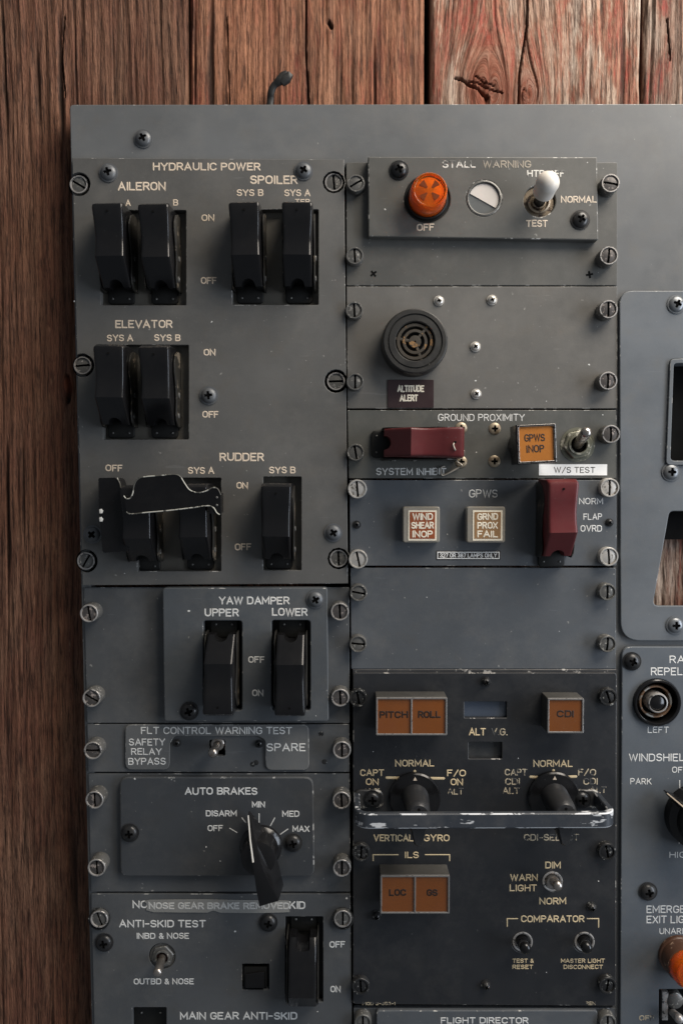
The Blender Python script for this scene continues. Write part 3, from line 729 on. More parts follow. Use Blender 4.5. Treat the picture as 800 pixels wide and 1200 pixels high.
# yaw damper
yaw = module('blue-grey panel with the raised yaw damper plate and two black hanging guards', 'switch panel', (250, 765), 1)
lplate(yaw, 688.5, 847.5, 1.0, M_low, G_LOW, holes=[rect_px(205, 370, 710, 835, 1, .8)])
ZY = 7.0
yo = quad_px(190.5, 383.5, 689, 845.5, ZY, 1.8, 192.5, 385)
plate(yaw, 'raised_plate', yo, [rect_px(238, 283.5, 727.5, 833, ZY, 1.8), rect_px(318, 363.5, 727, 833, ZY, 1.8)], 1.0, ZY, ED(M_yaw, G_YAW, .05), .5)
g = G(); g.prism([tuple(W(x, y, 0)[:2]) for x, y in [(200, 705), (376, 705), (376, 840), (200, 840)]], -2.6, -1.6); part('rear_plate', g.mesh('rear_plate', [M_guardp]), yaw)
for x, y, a in ((104, 719, 10), (398, 717, 3), (107, 818.5, 60), (398.5, 818, 2)):
    fast(yaw, F_TALL if x > 200 else F_LEFT, x, y, 1.0, 7.2 if x > 200 else 8.2, ang=a)
screw(yaw, S_GREY, 369.5, 703, ZY, 30); screw(yaw, S_BLK, 221, 834.5, ZY, 20)
for s in (('YAW DAMPER', 256, 339, 704, 9.4), ('UPPER', 239.5, 279.5, 718, 9.6), ('LOWER', 318.3, 360.3, 717.4, 9.6), ('OFF', 290.7, 310, 773.2, 7.8), ('ON', 295.3, 308.7, 812.3, 8)):
    text(yaw, *s, ZY, M_white)
for px, lb in ((263, 'black guard hanging under UPPER'), (342.5, 'black guard hanging under LOWER')):
    guarded(yaw, px, 779, 2.5, C_PLAIN, rz=math.pi, label=lb)
# flight control warning test
flt = module('narrow grey panel reading FLT CONTROL WARNING TEST, small toggle under the lettering', 'switch panel', (255, 877), 1)
th = W(254, 877, 1.0)
lplate(flt, 849, 905, 1.0, M_low, G_LOW, holes=[rrect(th.x-4.2, th.x+4.6, th.y-4.4, th.y+4.6, 1)])
pl = [(147, 849.5, 8), (361.5, 849.5, 8), (362, 902.5, 8), (311.5, 902.5, 8), (311, 867, 7), (302, 862.5, 1), (204, 862.5, 8), (199, 872, 1), (198.5, 902, 8), (147, 902, 8)]
plate(flt, 'placard', rounded(poly_px(pl, 2), 2, 7), [], 1.0, 2.1, ED(M_placard, (.30, .30, .29), .3, (.55, .55, .53)), .22)
for s in (('FLT CONTROL WARNING TEST', 165, 342, 856.3, 8.8), ('SAFETY', 151, 193.5, 870, 8.5), ('RELAY', 153.5, 189.5, 881, 8.2), ('BYPASS', 150, 194, 892.5, 8.5), ('SPARE', 312.2, 357.7, 876, 9.8)):
    text(flt, *s, 2.1, M_white, wt=.155)
g = G(); g.box(-6, 6, -6, 6, -7, -6.2); part('well_floor', g.mesh('well_floor', [M_dark]), flt, (th.x, th.y, 1))
fast(flt, F_LEFT, 108.5, 880, 1, 8.2, 90); fast(flt, F_TALL, 400.5, 879.5, 1, 7.2, 0)
for x, y in ((206.5, 872), (303, 873)): screw(flt, S_TINY, x, y, 1)
for x, y in ((376, 860), (380, 893), (300, 894), (296, 896)):
    c = W(x, y, 1); part('screw_hole', G().lathe([(1.5, 0), (1.1, .12), (.2, .13)], seg=16).mesh('screw_hole', [M_fastb]), flt, (c.x, c.y, 1))
TB = G(); TB.lathe([(3.6, -3), (3.6, .6), (3.1, 1), (2.2, 1), (2.0, .1)], seg=32, cap1=True); TBm = TB.mesh('toggle_bushing', [M_toggle], 40)
def toggle(par, px, py, z, tx, ty, zt, r0, r1, mat, nut=None, label=None, base=None, name='toggle_switch'):
    c = W(px, py, z); b = part(name, nut or TBm, par, c, label=label)
    lever_between(b, 'lever', (c.x, c.y, z), W(tx, ty, zt), r0, r1, mat)
    return b
toggle(flt, 255, 872, 0.0, 248.5, 884.5, 14, 1.8, 2.7, M_toggle, label='small bright toggle in a square hole')
# auto brakes
ab = module('dark grey auto brakes panel with a black pointer knob set to DISARM', 'switch panel', (255, 975), 1)
lplate(ab, 907, 1045.5, 1.0, M_low, G_LOW, x1a=409.5, x1b=410.5)
ZA = 4.0
plate(ab, 'raised_plate', rounded(poly_px([(140, 911, 11), (367, 911, 11), (368.5, 1027.5, 10), (141, 1027.5, 10)], ZA), 4), [], 1.0, ZA, ED(M_auto, (.10, .105, .11), .10), .7)
for s in (('AUTO BRAKES', 216.3, 301.5, 927.5, 9), ('MIN', 295, 310.5, 943, 7.5), ('DISARM', 241, 277.3, 953.5, 7.5), ('MED', 330.5, 350.5, 954, 7.6), ('OFF', 243, 261, 971, 7.5), ('MAX', 342.5, 362.5, 971.7, 7.6)):
    text(ab, *s, ZA, M_white)
lines(ab, [[(269, 971), (277.5, 976)], [(283.5, 959), (287.5, 964)], [(303.4, 954), (303.4, 964)], [(321.7, 959), (316.7, 968)], [(337, 972), (328.5, 978)]], 1.2, ZA, M_white)
for x, y, a in ((110.5, 938, 2), (400, 938.5, 3), (113, 1017.5, 2), (400.5, 1018, 0)): fast(ab, F_TALL if x > 200 else F_LEFT, x, y, 1, 7.2 if x > 200 else 8.2, a)
screw(ab, S_BLK, 151, 978, ZA); screw(ab, S_BLK, 343, 989.5, ZA)
kc = W(306, 991, ZA)
g = G(); g.lathe([(11.5, -.2), (11.5, 2.5), (10.6, 3.4), (9.8, 4), (9.6, 13), (9.0, 15.5), (6.5, 16.6), (.3, 17)], seg=48)
kb = part('rotary_knob', g.mesh('rotary_knob', [M_guard], 30), ab, kc, label='black rotary knob with a white line on its pointer')
g = G(); rings = []
for (t, zt, wt_, wb) in ((21, 3.5, .15, .4), (17, 8, .8, 2.0), (11, 15, 1.5, 4.2), (4, 20.5, 2.0, 6.2), (-4, 22.5, 2.6, 6.6), (-12, 23, 3.9, 7.0), (-21.5, 22, 5.2, 6.8)):
    zb_ = 2.6 if t > -5 else 2.6+(-5-t)*.25
    rings.append([(-wb, t, zb_), (wb, t, zb_), (wt_, t, zt), (-wt_, t, zt)])
g.loft(rings); part('pointer', g.mesh('pointer', [M_guard], 30, bevel=.35), kb, kc, rz=R(17))
g = G(); g.loft([[(-.9, 20, 5.0), (-.3, 20, 5.0), (-.3, 20, 5.4), (-.9, 20, 5.4)], [(-1.15, 11, 15.9), (-.55, 11, 15.9), (-.55, 11, 16.4), (-1.15, 11, 16.4)], [(-1.7, 2, 21.6), (-1.0, 2, 21.6), (-1.0, 2, 22.3), (-1.7, 2, 22.3)]])
part('index_line', g.mesh('index_line', [M_white]), kb, kc, rz=R(17))
# anti-skid
sk = module('grey anti-skid panel at bottom left, old tape strip across its top edge', 'switch panel', (260, 1130), 1)
sk_h = [rect_px(334, 378.5, 1074.5, 1175, 1.5, .6), rect_px(283.5, 315.5, 1130, 1160.5, 1.5, .4), rect_px(155, 195, 1181, 1250, 1.5, .5), [tuple(p) for p in circle(W(190, 1121, 1.5).x, W(190, 1121, 1.5).y, 7.4)]]
lplate(sk, 1048, 1285, 1.5, M_low, G_LOW, x1a=410.5, x1b=413, holes=sk_h, th=3.5)
g = G(); g.prism([tuple(W(x, y, 0)[:2]) for x, y in [(130, 1062), (400, 1062), (400, 1275), (130, 1275)]], -3.6, -2.6); part('rear_plate', g.mesh('rear_plate', [M_guardp]), sk)
for s in (('ANTI-SKID TEST', 139.5, 241, 1083, 9.2), ('INBD & NOSE', 160, 221.5, 1097.2, 7.5), ('OUTBD & NOSE', 156.3, 227, 1150.7, 7.5), ('OFF', 385.8, 404.3, 1107.2, 8), ('ON', 386.8, 399, 1159.7, 8), ('MAIN GEAR ANTI-SKID', 210.7, 348, 1191, 9.4), ('NOSE', 155, 190, 1060.3, 9.4), ('SKID', 331, 357.5, 1061.2, 9.6)):
    text(sk, *s, 1.5, M_white)
tp = [(168.5, 1056.5), (175, 1055), (240, 1054.3), (338, 1056), (341, 1060), (338, 1065), (340, 1069.5), (300, 1070.5), (258, 1070), (250, 1067.5), (243, 1070), (180, 1069.5), (171, 1067), (173, 1061)]
M_oldt = paint('aged_clear_tape', (.33, .33, .315), rough=.3, speck=.5, seed=75)
plate(sk, 'tape_strip', rounded(poly_px(tp, 1.8), .6), [], 1.62, 1.86, [M_oldt], .05, label='greyed tape strip reading NOSE GEAR BRAKE REMOVED')
text(sk, 'NOSE GEAR BRAKE REMOVED', 174, 339, 1062, 8.6, 1.86, paint('grey_print', (.40, .40, .385), rough=.6, speck=0, bump=0), wt=.24)
fast(sk, F_FLUSH, 116, 1078, 3.5, 1.2, 20); fast(sk, F_FLUSH, 401.5, 1077.5, 3.5, 1.2, 0)
for x, y in ((116, 1078), (401.5, 1077.5)):
    c = W(x, y, 3); part('fastener_cup', G().lathe([(5.9, -.5), (5.9, 1.4), (5.2, 1.5)], seg=40, cap1=False).mesh('fastener_cup', [M_fastb], 40), sk, (c.x, c.y, 2))
screw(sk, S_BLK, 121, 1107, 1.5); screw(sk, S_BLK, 314, 1083.5, 1.5)
nutA = hexnut(6.4, 1.6, M_fast, rin=4.1, mat2=paint('rusty_inner', (.16, .05, .035), rough=.6))
toggle(sk, 191, 1120, 0.2, 184, 1143, 17, 2.0, 2.5, M_toggle, nutA, label='nickel toggle under INBD & NOSE, lever tilted down')
guarded(sk, 356, 1122.5, -2.2, C_SLOPE, rz=math.pi, label='black guard beside the ANTI-SKID lettering with a sloped lower end')
c = W(359, 1164, 8); g = G(); g.lathe([(2.6, -4), (2.6, 2.2), (2.0, 3.2), (.3, 3.5)], seg=20); part('lever_tip', g.mesh('lever_tip', [M_fast], 40), sk, c)
c = W(299, 1145.5, 1.5); g = G(); g.box(-6.4, 6.4, -6.6, 5.2, -4.5, -.9, r=.5)
bt = part('push_button', g.mesh('push_button', [M_guardp], bevel=.25), sk, (c.x, c.y, 1.5), label='small square black push button')
g = G(); g.loft([[(-5.6, -5.8, -.8), (5.4, -5.8, -.8), (5.4, 3.0, -.8), (-5.6, 1.6, -.8)], [(-5.3, -5.5, 1.2), (5.1, -5.5, 1.2), (5.1, 2.7, -.1), (-5.3, 1.3, -.1)]]); part('button_cap', g.mesh('button_cap', [M_guard], bevel=.3), bt, (c.x, c.y, 1.5))
for x in (165.5, 188): 
    c = W(x, 1188, -2); part('rivet', RIV, sk, (c.x, c.y, -2.5))
# ================================================================== right column modules
def rplate(par, y0, y1, z, mat, col, x0=407, x0b=None, x1=723, holes=(), th=3.0, wear=.16, name='plate', wc=(.42, .41, .38)):
    out = rounded(poly_px([(x0, y0), (x1, y0), (x1, y1), (x0b or x0, y1)], z), .5)
    return plate(par, name, out, list(holes), z-th, z, ED(mat, col, wear, wc), .25)
# stall warning
st = module('grey stall warning panel with amber lamp, round indicator and white-tipped toggle', 'switch panel', (565, 235), 1)
rplate(st, 190, 334.2, 1.0, M_stall, (.118, .118, .110), x0=405.5, x0b=406)
ZS = 6.0
so = rounded(poly_px([(431, 183), (699.5, 183.5), (701, 281), (431.5, 277)], ZS), .8)
lc = W(500, 233, ZS); ic = W(567, 232, ZS); tc = W(632, 235, ZS)
plate(st, 'raised_plate', so, [circle(lc.x, lc.y, 12.3), circle(ic.x, ic.y, 9.4), circle(tc.x, tc.y, 8.4)], 1.0, ZS, ED(M_stall, (.118, .118, .110), .10), .6)
text(st, 'STALL', 518, 557, 192.1, 8.6, ZS, M_whworn); text(st, 'WARNING', 565, 622, 192.1, 8.6, ZS, paint('faded_cream_lettering', (.47, .41, .33), rough=.6, speck=0, bump=0, wear=.16, wearcol=(.12, .11, .10), seed=98, wscale=200))
for s in (('NORMAL', 656.8, 699, 233.4, 8), ('TEST', 615.8, 641.5, 261.6, 8.2), ('OFF', 488, 508.5, 266, 8.4)): text(st, *s, ZS, M_cream)
text(st, 'HTR OFF', 617, 661.5, 203, 8, ZS, M_whworn)
fast(st, F_MID, 417, 214, 1, 5.2, -60); fast(st, F_TALL, 715.5, 214, 1, 7.2, 80); fast(st, F_MID, 415.5, 299, 1, 5.2, 3); fast(st, F_TALL, 713.5, 299, 1, 7.2, -5)
screw(st, S_BLK, 467.5, 197.5, ZS, 20); screw(st, S_BLK, 681, 256, ZS, 60)
for x, y in ((437.5, 320.5), (690.5, 321.5)):
    c = W(x, y, 1); g = G(); g.box(-1.9, 1.9, -.5, .5, 0, .1); g.box(-.5, .5, -1.9, 1.9, 0, .13); part('engraved_cross', g.mesh('engraved_cross', [M_dark]), st, (c.x, c.y, 1), rz=R(random.uniform(0, 45)))
g = G(); g.lathe([(12.3, -4.5), (12.3, -1.0), (11.2, -.9), (10.9, 1.2), (10.4, 1.6), (9.8, 1.0), (9.8, -3)], seg=48, cap0=True, cap1=True)
lamp = part('warning_lamp', g.mesh('warning_lamp', [M_guardp], 35), st, lc, label='amber warning lamp with a dark cross in its lens')
g = G(); g.lathe([(10.0, -1), (9.9, 6), (9.2, 12), (8.9, 12.5), (8.6, 12.9), (8.1, 13.0), (7.8, 12.3), (7.5, 12.0), (3, 12.3), (.2, 12.4)], seg=56)
part('lens', g.mesh('lens', [M_amber], 25), lamp, lc)
M_refl = paint('amber_reflector', (.95, .42, .08), rough=.4, speck=0, bump=0)
g = G(); g.lathe([(8.8, .5), (8.8, 2.5), (7.5, 8.5), (6.8, 9.0), (.2, 10.6)], seg=32); part('reflector', g.mesh('reflector', [M_refl], 30), lamp, lc)
g = G()
for k in range(4):
    a0 = 90*k+45; pts = [(1.8*math.cos(R(a0-12)), 1.8*math.sin(R(a0-12)))]+[(5.9*math.cos(R(a0-17+8.5*i)), 5.9*math.sin(R(a0-17+8.5*i))) for i in range(5)]+[(1.8*math.cos(R(a0+12)), 1.8*math.sin(R(a0+12)))]
    g.prism(pts, 12.0, 12.45)
part('lens_cross', g.mesh('lens_cross', [paint('dark_amber', (.22, .045, .008), rough=.3, speck=0)]), lamp, lc)
g = G(); g.lathe([(9.5, -2), (9.5, .1), (8.7, .45), (8.3, .3), (8.2, -1.0)], seg=48, cap1=False); g.lathe([(8.3, -1.0), (.2, -1.0)], seg=48, mi=1)
ind = part('indicator', g.mesh('indicator', [M_fast, paint('indicator_grey', (.17, .18, .18), rough=.3, speck=0)], 35), st, ic, label='round indicator, half white and half grey')
a0, a1 = 160, -38; pts = [(7.9*math.cos(R(a0+(a1-a0)*i/24)), 7.9*math.sin(R(a0+(a1-a0)*i/24))) for i in range(25)]
g = G(); g.prism(pts, -1.0, -.55); part('white_half', g.mesh('white_half', [M_white_ind]), ind, ic)
nutS = G(); nutS.lathe([(8.4, -5), (8.4, -1.6), (6.0, -1.5), (6.0, .6), (5.2, .9), (4.8, .2), (4.6, -.8), (3.9, -.8), (3.7, .9), (3.0, 1.0), (2.8, -1)], seg=40)
nSm = nutS.mesh('toggle_bushing', [paint('tan_metal', (.36, .29, .21), rough=.35, metal=.7, wear=.2, wearcol=(.08, .06, .05), seed=80), M_dark], 35)
tb = part('toggle_switch', nSm, st, (tc.x-.4, tc.y-.6, ZS), label='toggle with a fat white tip under HTR')
lever_between(tb, 'lever', (tc.x-.4, tc.y-.6, ZS-1), W(641, 216, 20), 2.6, 2.4, M_cheek)
lever_between(tb, 'boot', W(636.5, 225, 13.5), W(645, 206, 26), 5.6, 6.0, M_boot)
# altitude alert
al = module('warm grey panel with the round black altitude alert horn', 'switch panel', (565, 407), 1)
rplate(al, 335.5, 478.5, 1.0, M_warm, G_WRM, x0=406, x0b=407, wear=.24)
for x, y, a, f_, h_ in ((415, 363, 3, F_MID, 5.2), (713, 362, 0, F_TALL, 7.2), (416, 447, 0, F_MID, 5.2), (712.5, 446, 0, F_TALL, 7.2)): fast(al, f_, x, y, 1, h_, a)
for x, y in ((514.5, 351.5), (577, 350.5), (557.5, 405.5), (558.5, 461)): screw(al, S_SMALL, x, y, 1)
hc = W(484, 404, 1)
g = G(); g.lathe([(17.5, -.1), (17.5, 9), (17.0, 10.5), (16.4, 11), (14.6, 11), (14.3, 10.2), (13.9, 10.2), (13.7, 10.9), (10.8, 10.9), (10.3, 10.3), (10.2, 5.5), (.5, 5.5)], seg=64)
hn = part('horn', g.mesh('horn', [M_horn], 30), al, hc, label='round black horn with ring grille')
g = G()
for r0, r1 in ((9.7, 8.0), (6.6, 5.0), (3.3, .4)): g.lathe([(r0, 5.5), (r0, 9.3), (r0-.2, 9.6), (r1+.2, 9.6), (r1, 9.3), (r1, 5.5)], seg=48, cap1=False)
g.lathe([(1.2, 9.6), (.9, 9.0), (.1, 8.9)], seg=20)
part('ring_grille', g.mesh('ring_grille', [M_hornd], 30), hn, hc)
for k, a in enumerate((50, 170, 290)):
    g = G(); g.box(-.7, .7, 2.0, 10.4, 8.2, 9.45); part('spoke', g.mesh('spoke', [M_hornd], bevel=.1), hn, hc, rz=R(a-90))
c0 = W(454, 478.5, 1.0); c1 = W(508, 445, 1.0)
g = G(); g.box(c0.x, c1.x, c0.y+.3, c1.y, 1.0, 1.45, r=.5, bev=.1); part('placard', g.mesh('placard', [M_maroon]), al, label='dark maroon placard reading ALTITUDE ALERT')
text(al, 'ALTITUDE', 465, 496.5, 455.3, 8, 1.45, M_ivory, wt=.2); text(al, 'ALERT', 468, 489.5, 466.3, 8, 1.45, M_ivory, wt=.2)
# ground proximity
gp_ = module('olive-grey ground proximity panel with a red guard lying sideways and an amber GPWS INOP light', 'switch panel', (565, 520), 1)
rplate(gp_, 480.5, 560.5, 1.0, M_prox, (.118, .120, .110), x0=407, x0b=408.5, x1=722, wear=.24)
text(gp_, 'GROUND PROXIMITY', 513, 614.5, 489.2, 8.4, 1, M_white, wt=.14); text(gp_, 'SYSTEM INHIBIT', 440.5, 522.5, 552.5, 8.4, 1, M_white, wt=.155)
fast(gp_, F_MID, 416.5, 530, 1, 4.6, 10); fast(gp_, F_TALL, 716, 508.5, 1, 7.2, 0)
for x, y in ((540.5, 501.5), (540.5, 541), (580, 502), (579.5, 540.5)): screw(gp_, S_BRASS, x, y, .3, 0)
guarded(gp_, 489, 520.5, 2.0, C_RED, rz=-math.pi/2, label='red guard lying sideways above SYSTEM INHIBIT')
g = G(); pts = [W(*p) for p in ((533, 518, 25), (531, 521, 26), (533, 527, 26), (536, 532, 18), (535, 540, 4), (541, 545, 4), (537, 548, 2.5), (528, 553, 2), (519, 557, 1.6), (516.5, 554, 2.4), (517, 548, 2.2), (521, 546.5, 1.8))]
def smooth_path(P_, n=6):
    out = []
    for i in range(len(P_)-1):
        p0 = P_[max(i-1, 0)]; p1 = P_[i]; p2 = P_[i+1]; p3 = P_[min(i+2, len(P_)-1)]
        for k in range(n):
            t = k/n; out.append(.5*((2*p1)+(-p0+p2)*t+(2*p0-5*p1+4*p2-p3)*t*t+(-p0+3*p1-3*p2+p3)*t**3))
    out.append(P_[-1]); return out
g.tube(smooth_path(pts), .40, seg=6); part('lock_wire', g.mesh('lock_wire', [M_wire], 60), gp_)
pts = [W(*p) for p in ((533, 527, 26), (538, 537, 8), (543, 534, 5), (543.5, 528, 10))]
g = G(); g.tube(smooth_path(pts), .36, seg=6); part('lock_wire', g.mesh('lock_wire', [M_wire], 60), gp_)
zc = 20.0; cc = W(628, 520, zc); hs = 22.5*S(zc)
g = G(); g.lathe([(9.5, 0), (9.5, 9)], seg=32); lb = part('legend_light', g.mesh('legend_light', [M_fastb]), gp_, (cc.x-1, cc.y, 1), label='square amber light reading GPWS INOP on a deep black box')
g = G(); g.box(-hs-.4, hs+.4, -hs-.3, hs+.3, 7, zc, r=.6, bev=.3); part('housing', g.mesh('housing', [M_guard]), lb, (cc.x, cc.y, 0), rz=R(2.5))
g = G(); g.box(-hs, hs, -hs, hs, zc, zc+.5, r=.3); g2 = G(); 
fr = plate_mesh('bezel', rrect(-hs, hs, -hs, hs, .5), [rrect(-hs+1.0, hs-1.0, -hs+1.0, hs-1.0, .3)], zc+.05, zc+1.4, [M_gang, M_rim], .22); part('bezel', fr, lb, (cc.x, cc.y, 0), rz=R(2.5))
g = G(); g.box(-hs+1.0, hs-1.0, -hs+1.0, hs-1.0, zc, zc+.5); part('legend_face', g.mesh('legend_face', [M_orangel]), lb, (cc.x, cc.y, 0), rz=R(2.5))
text(lb, 'GPWS', 614, 638.5, 512.8, 9, zc+.5, M_inkb, wt=.17, rot=R(2.5)); text(lb, 'INOP', 616.5, 637.5, 525.8, 9, zc+.5, M_inkb, wt=.17, rot=R(2.5))
M_olive = paint('olive_zinc', (.22, .22, .17), rough=.38, metal=.5, wear=.25, wearcol=(.42, .40, .33), seed=81, wscale=300)
toggle(gp_, 676.5, 521, 1, 688, 504.5, 20, 2.7, 2.9, M_toggle, hexnut(8.4, 2.2, M_olive, rin=5.6), label='metal toggle in a large hex nut above W/S TEST')
c0 = W(631, 557, 1); c1 = W(711, 544, 1); g = G(); g.box(c0.x, c1.x, c0.y, c1.y, 1.0, 1.25, r=.2); part('label_tape', g.mesh('label_tape', [M_tape]), gp_, label='white label tape reading W/S TEST')
text(gp_, 'W/S TEST', 649, 697, 550.6, 7, 1.25, M_ink, wt=.13)
# gpws
gw = module('blue-grey GPWS panel with two square legend lights and an upright red guard', 'switch panel', (565, 612), 1)
gx = W(565, 612, 1.6)
rplate(gw, 562.5, 663, 1.8, M_blank, G_BLU, x0=409.5, x0b=410, x1=722, wear=.1)
text(gw, 'GPWS', 549, 583, 578.4, 9.6, 1.8, M_white, wt=.135)
for s in (('NORM', 678, 706.3, 587.3, 7.6), ('FLAP', 683, 705, 605.5, 7.6), ('OVRD', 679.7, 705, 619.3, 7.8)): text(gw, *s, 1.8, M_white, wt=.15)
for x, y, a in ((418.5, 573, 5), (714.5, 571.5, 0), (419.5, 655.5, 12), (713.5, 652.5, 4)): fast(gw, F_STEEL, x, y, 1.8, 4.0, a)
for x, y in ((418, 615), (715, 612.5)): screw(gw, S_TINY, x, y, 1.8)
for x0, x1, i0, i1, mt, ws, lb_ in ((471.5, 515, 478, 511.5, M_rust, ('WIND', 'SHEAR', 'INOP'), 'square rust-red light reading WIND SHEAR INOP'), (546, 591.5, 553.5, 588.5, M_tan, ('GRND', 'PROX', 'FAIL'), 'square tan light reading GRND PROX FAIL')):
    zl = 8.5; a = W(x0, 636, zl-1); b = W(x1, 593.5, zl-1); c = (a+b)/2
    g = G(); g.box(a.x-c.x, b.x-c.x, a.y-c.y, b.y-c.y, -8, 0, r=1.4, bev=.6); o = part('legend_light', g.mesh('legend_light', [M_acryl], 40), gw, (c.x, c.y, zl), label=lb_)
    a = W(i0, 633.5, zl); b = W(i1, 598, zl); g = G(); g.box(a.x, b.x, a.y, b.y, 0, .25, r=.3); part('legend_border', g.mesh('legend_border', [M_ivory]), o, (0, 0, zl))
    a = W(i0+2, 631.3, zl); b = W(i1-2, 600, zl); g = G(); g.box(a.x, b.x, a.y, b.y, .2, .4); part('legend_face', g.mesh('legend_face', [mt]), o, (0, 0, zl))
    for k, wd in enumerate(ws):
        hw2 = (len(wd)*2.65+ (1.5 if wd != 'SHEAR' else 0)); cx = (i0+i1)/2
        text(o, wd, cx-hw2, cx+hw2, 605.5+10.2*k, 8.2, zl+.4, M_ivory, wt=.2)
a = W(511, 656, 1.8); b = W(586, 645.5, 1.8)
g = G(); g.box(a.x, b.x, a.y, b.y, 1.8, 2.0, r=.2); lo = part('small_label', g.mesh('small_label', [M_ink]), gw, label='small black label with white border reading 327 OR 387 LAMPS ONLY')
lines(lo, [[(512.5, 647.2), (584.5, 647.2), (584.5, 654.6), (512.5, 654.6), (512.5, 647.2)]], 1.0, 2.0, M_tape, 'label_border')
text(lo, '327 OR 387 LAMPS ONLY', 515, 582, 650.9, 5, 2.0, M_tape, wt=.17)
guarded(gw, 646, 610, 2.8, C_RED, label='upright red guard beside NORM and FLAP OVRD')
# blank panel
bk = module('plain blue-grey blank panel with only four fasteners, below GPWS', 'blank panel', (565, 725), 1)
rplate(bk, 665.5, 784, 1.0, M_blank, G_BLU, x0=410.5, x0b=411.5, x1=721.5, wear=.18)
for x, y, a in ((420, 695, 80), (712, 694, 0), (419.5, 755, 85), (712, 755, -5)): fast(bk, F_MID, x, y, 1, 5.2, a)
# comparator panel
cp = module('black instrument switching panel with amber legend lights, two rotary knobs and a chipped grab handle', 'switch panel', (567, 985), 1)
cz = 2.5
c1_ = [rect_px(544, 593.5, 822.5, 841.5, cz, .5), rect_px(549, 588, 870, 889.5, cz, .5)]
for x, y in ((611.5, 1105), (684, 1105), (648, 1034)): c = W(x, y, cz); c1_.append(circle(c.x, c.y, 5.6 if y > 1100 else 5.2))
outc = rounded(poly_px([(413.5, 788.5, 4), (722.5, 788.5, 4), (721.5, 1179.5, 4), (413.5, 1177.5, 4)], cz), 1.5)
plate(cp, 'plate', outc, c1_, -1.0, cz, ED(M_black, (.05, .05, .052), .08, (.36, .34, .31)), .45)
g = G(); g.prism([tuple(W(x, y, -1)[:2]) for x, y in [(420, 795), (716, 795), (716, 1172), (420, 1172)]], -3.4, -2.4); part('rear_plate', g.mesh('rear_plate', [M_dark]), cp)
g = G(); a = W(413, 792, 1.2); b = W(722, 784.5, 1.2); g.box(a.x, b.x, a.y, b.y, -1, 1.4, bev=.3); part('top_flange', g.mesh('top_flange', [EDGE(M_black, (.05, .05, .052), .30, (.36, .34, .31))]), cp)
a = W(543, 843, 0); b = W(595, 821, 0); g = G(); g.box(a.x, b.x, a.y, b.y, -1.6, -.2); part('display_window', g.mesh('display_window', [M_window]), cp)
a = W(548, 891, 0); b = W(589, 869, 0); g = G(); g.box(a.x, b.x, a.y, b.y, -1.6, -.4); part('display_window', g.mesh('display_window', [paint('black_window', (.050, .053, .055), rough=.25, seed=85)]), cp)
for s, m_ in ((('ALT', 549, 569, 857.8, 9), M_gold), (('V.G.', 575, 594.5, 857.8, 9), M_goldw), (('NORMAL', 462.7, 508.5, 894.6, 8.4), M_gold), (('CAPT', 421.7, 449.7, 905.8, 8.2), M_gold),
        (('ON', 428.2, 443.5, 916.5, 8.2), M_gold), (('ALT', 425, 444.5, 928, 8), M_goldw), (('F/O', 523.5, 545.7, 906.3, 8.2), M_gold), (('ON', 527.5, 542.3, 916.8, 8.2), M_gold), (('ALT', 524, 542.7, 927.7, 8), M_goldw),
        (('VERTICAL', 437.5, 484, 982.3, 8.4), M_gold), (('GYRO', 496, 526.5, 982.3, 8.4), M_gold), (('NORMAL', 624.5, 670.5, 895, 8.4), M_gold), (('CAPT', 591, 617.5, 905.3, 8.2), M_goldw), (('CDI', 591.5, 608.7, 916.2, 8.2), M_goldw), (('ALT', 588.5, 608.3, 927, 8), M_goldw),
        (('F/O', 677, 698, 905.3, 8.2), M_goldw), (('CDI', 683, 700, 916, 8.2), M_goldw), (('ALT', 690.5, 710, 926, 8), M_goldw), (('CDI-SELECT', 613.3, 678, 981.8, 8.2), M_goldw),
        (('ILS', 474, 490.5, 1002.2, 8), M_gold), (('DIM', 638.5, 656.8, 1014.3, 8.4), M_gold), (('WARN', 597.5, 629.7, 1028.8, 8.4), M_gold), (('LIGHT', 596.8, 628.7, 1041, 8.4), M_gold), (('NORM', 631.5, 663, 1056.3, 8.4), M_gold),
        (('COMPARATOR', 610, 684.5, 1077.2, 8.4), M_gold), (('TEST &', 600, 625, 1126.4, 5.2), M_gold), (('RESET', 600, 624.3, 1133.6, 5.2), M_gold), (('MASTER LIGHT', 656.7, 708.3, 1126.4, 5.2), M_gold), (('DISCONNECT', 660, 706, 1133.6, 5.2), M_gold),
        (('MOD 3-653-1', 424.5, 463, 1176.6, 3.8), M_goldw), (('REN', 686, 697.5, 1176.4, 4.2), M_goldw)):
    text(cp, *s, cz, m_, wt=.17)
lines(cp, [[(453, 911.6), (470, 911.9)], [(485.8, 904), (485.8, 908.5)], [(501.5, 912.2), (519.5, 912.5)], [(621.5, 910.6), (631.5, 911.2)], [(648.3, 903), (648.3, 907)], [(664.5, 910.6), (674.5, 910.3)]], 3.0, cz, M_gold)
lines(cp, [[(437, 1009), (437, 1002), (466, 1002)], [(498, 1002), (526.5, 1002), (526.5, 1009)], [(594, 1086), (594, 1077), (606, 1077)], [(687.5, 1077), (701, 1077), (701, 1087)]], 1.3, cz, M_gold)
for x, y in ((419.5, 818.5), (713, 817.5), (423, 1000), (711.5, 999), (422.5, 1157), (712, 1156)): fast(cp, F_BLK, x, y, cz, 3.2, random.uniform(-25, 25))
for x, y in ((570, 799.5), (570, 1157), (694, 1065), (441, 1075)): screw(cp, S_STUD, x, y, cz)
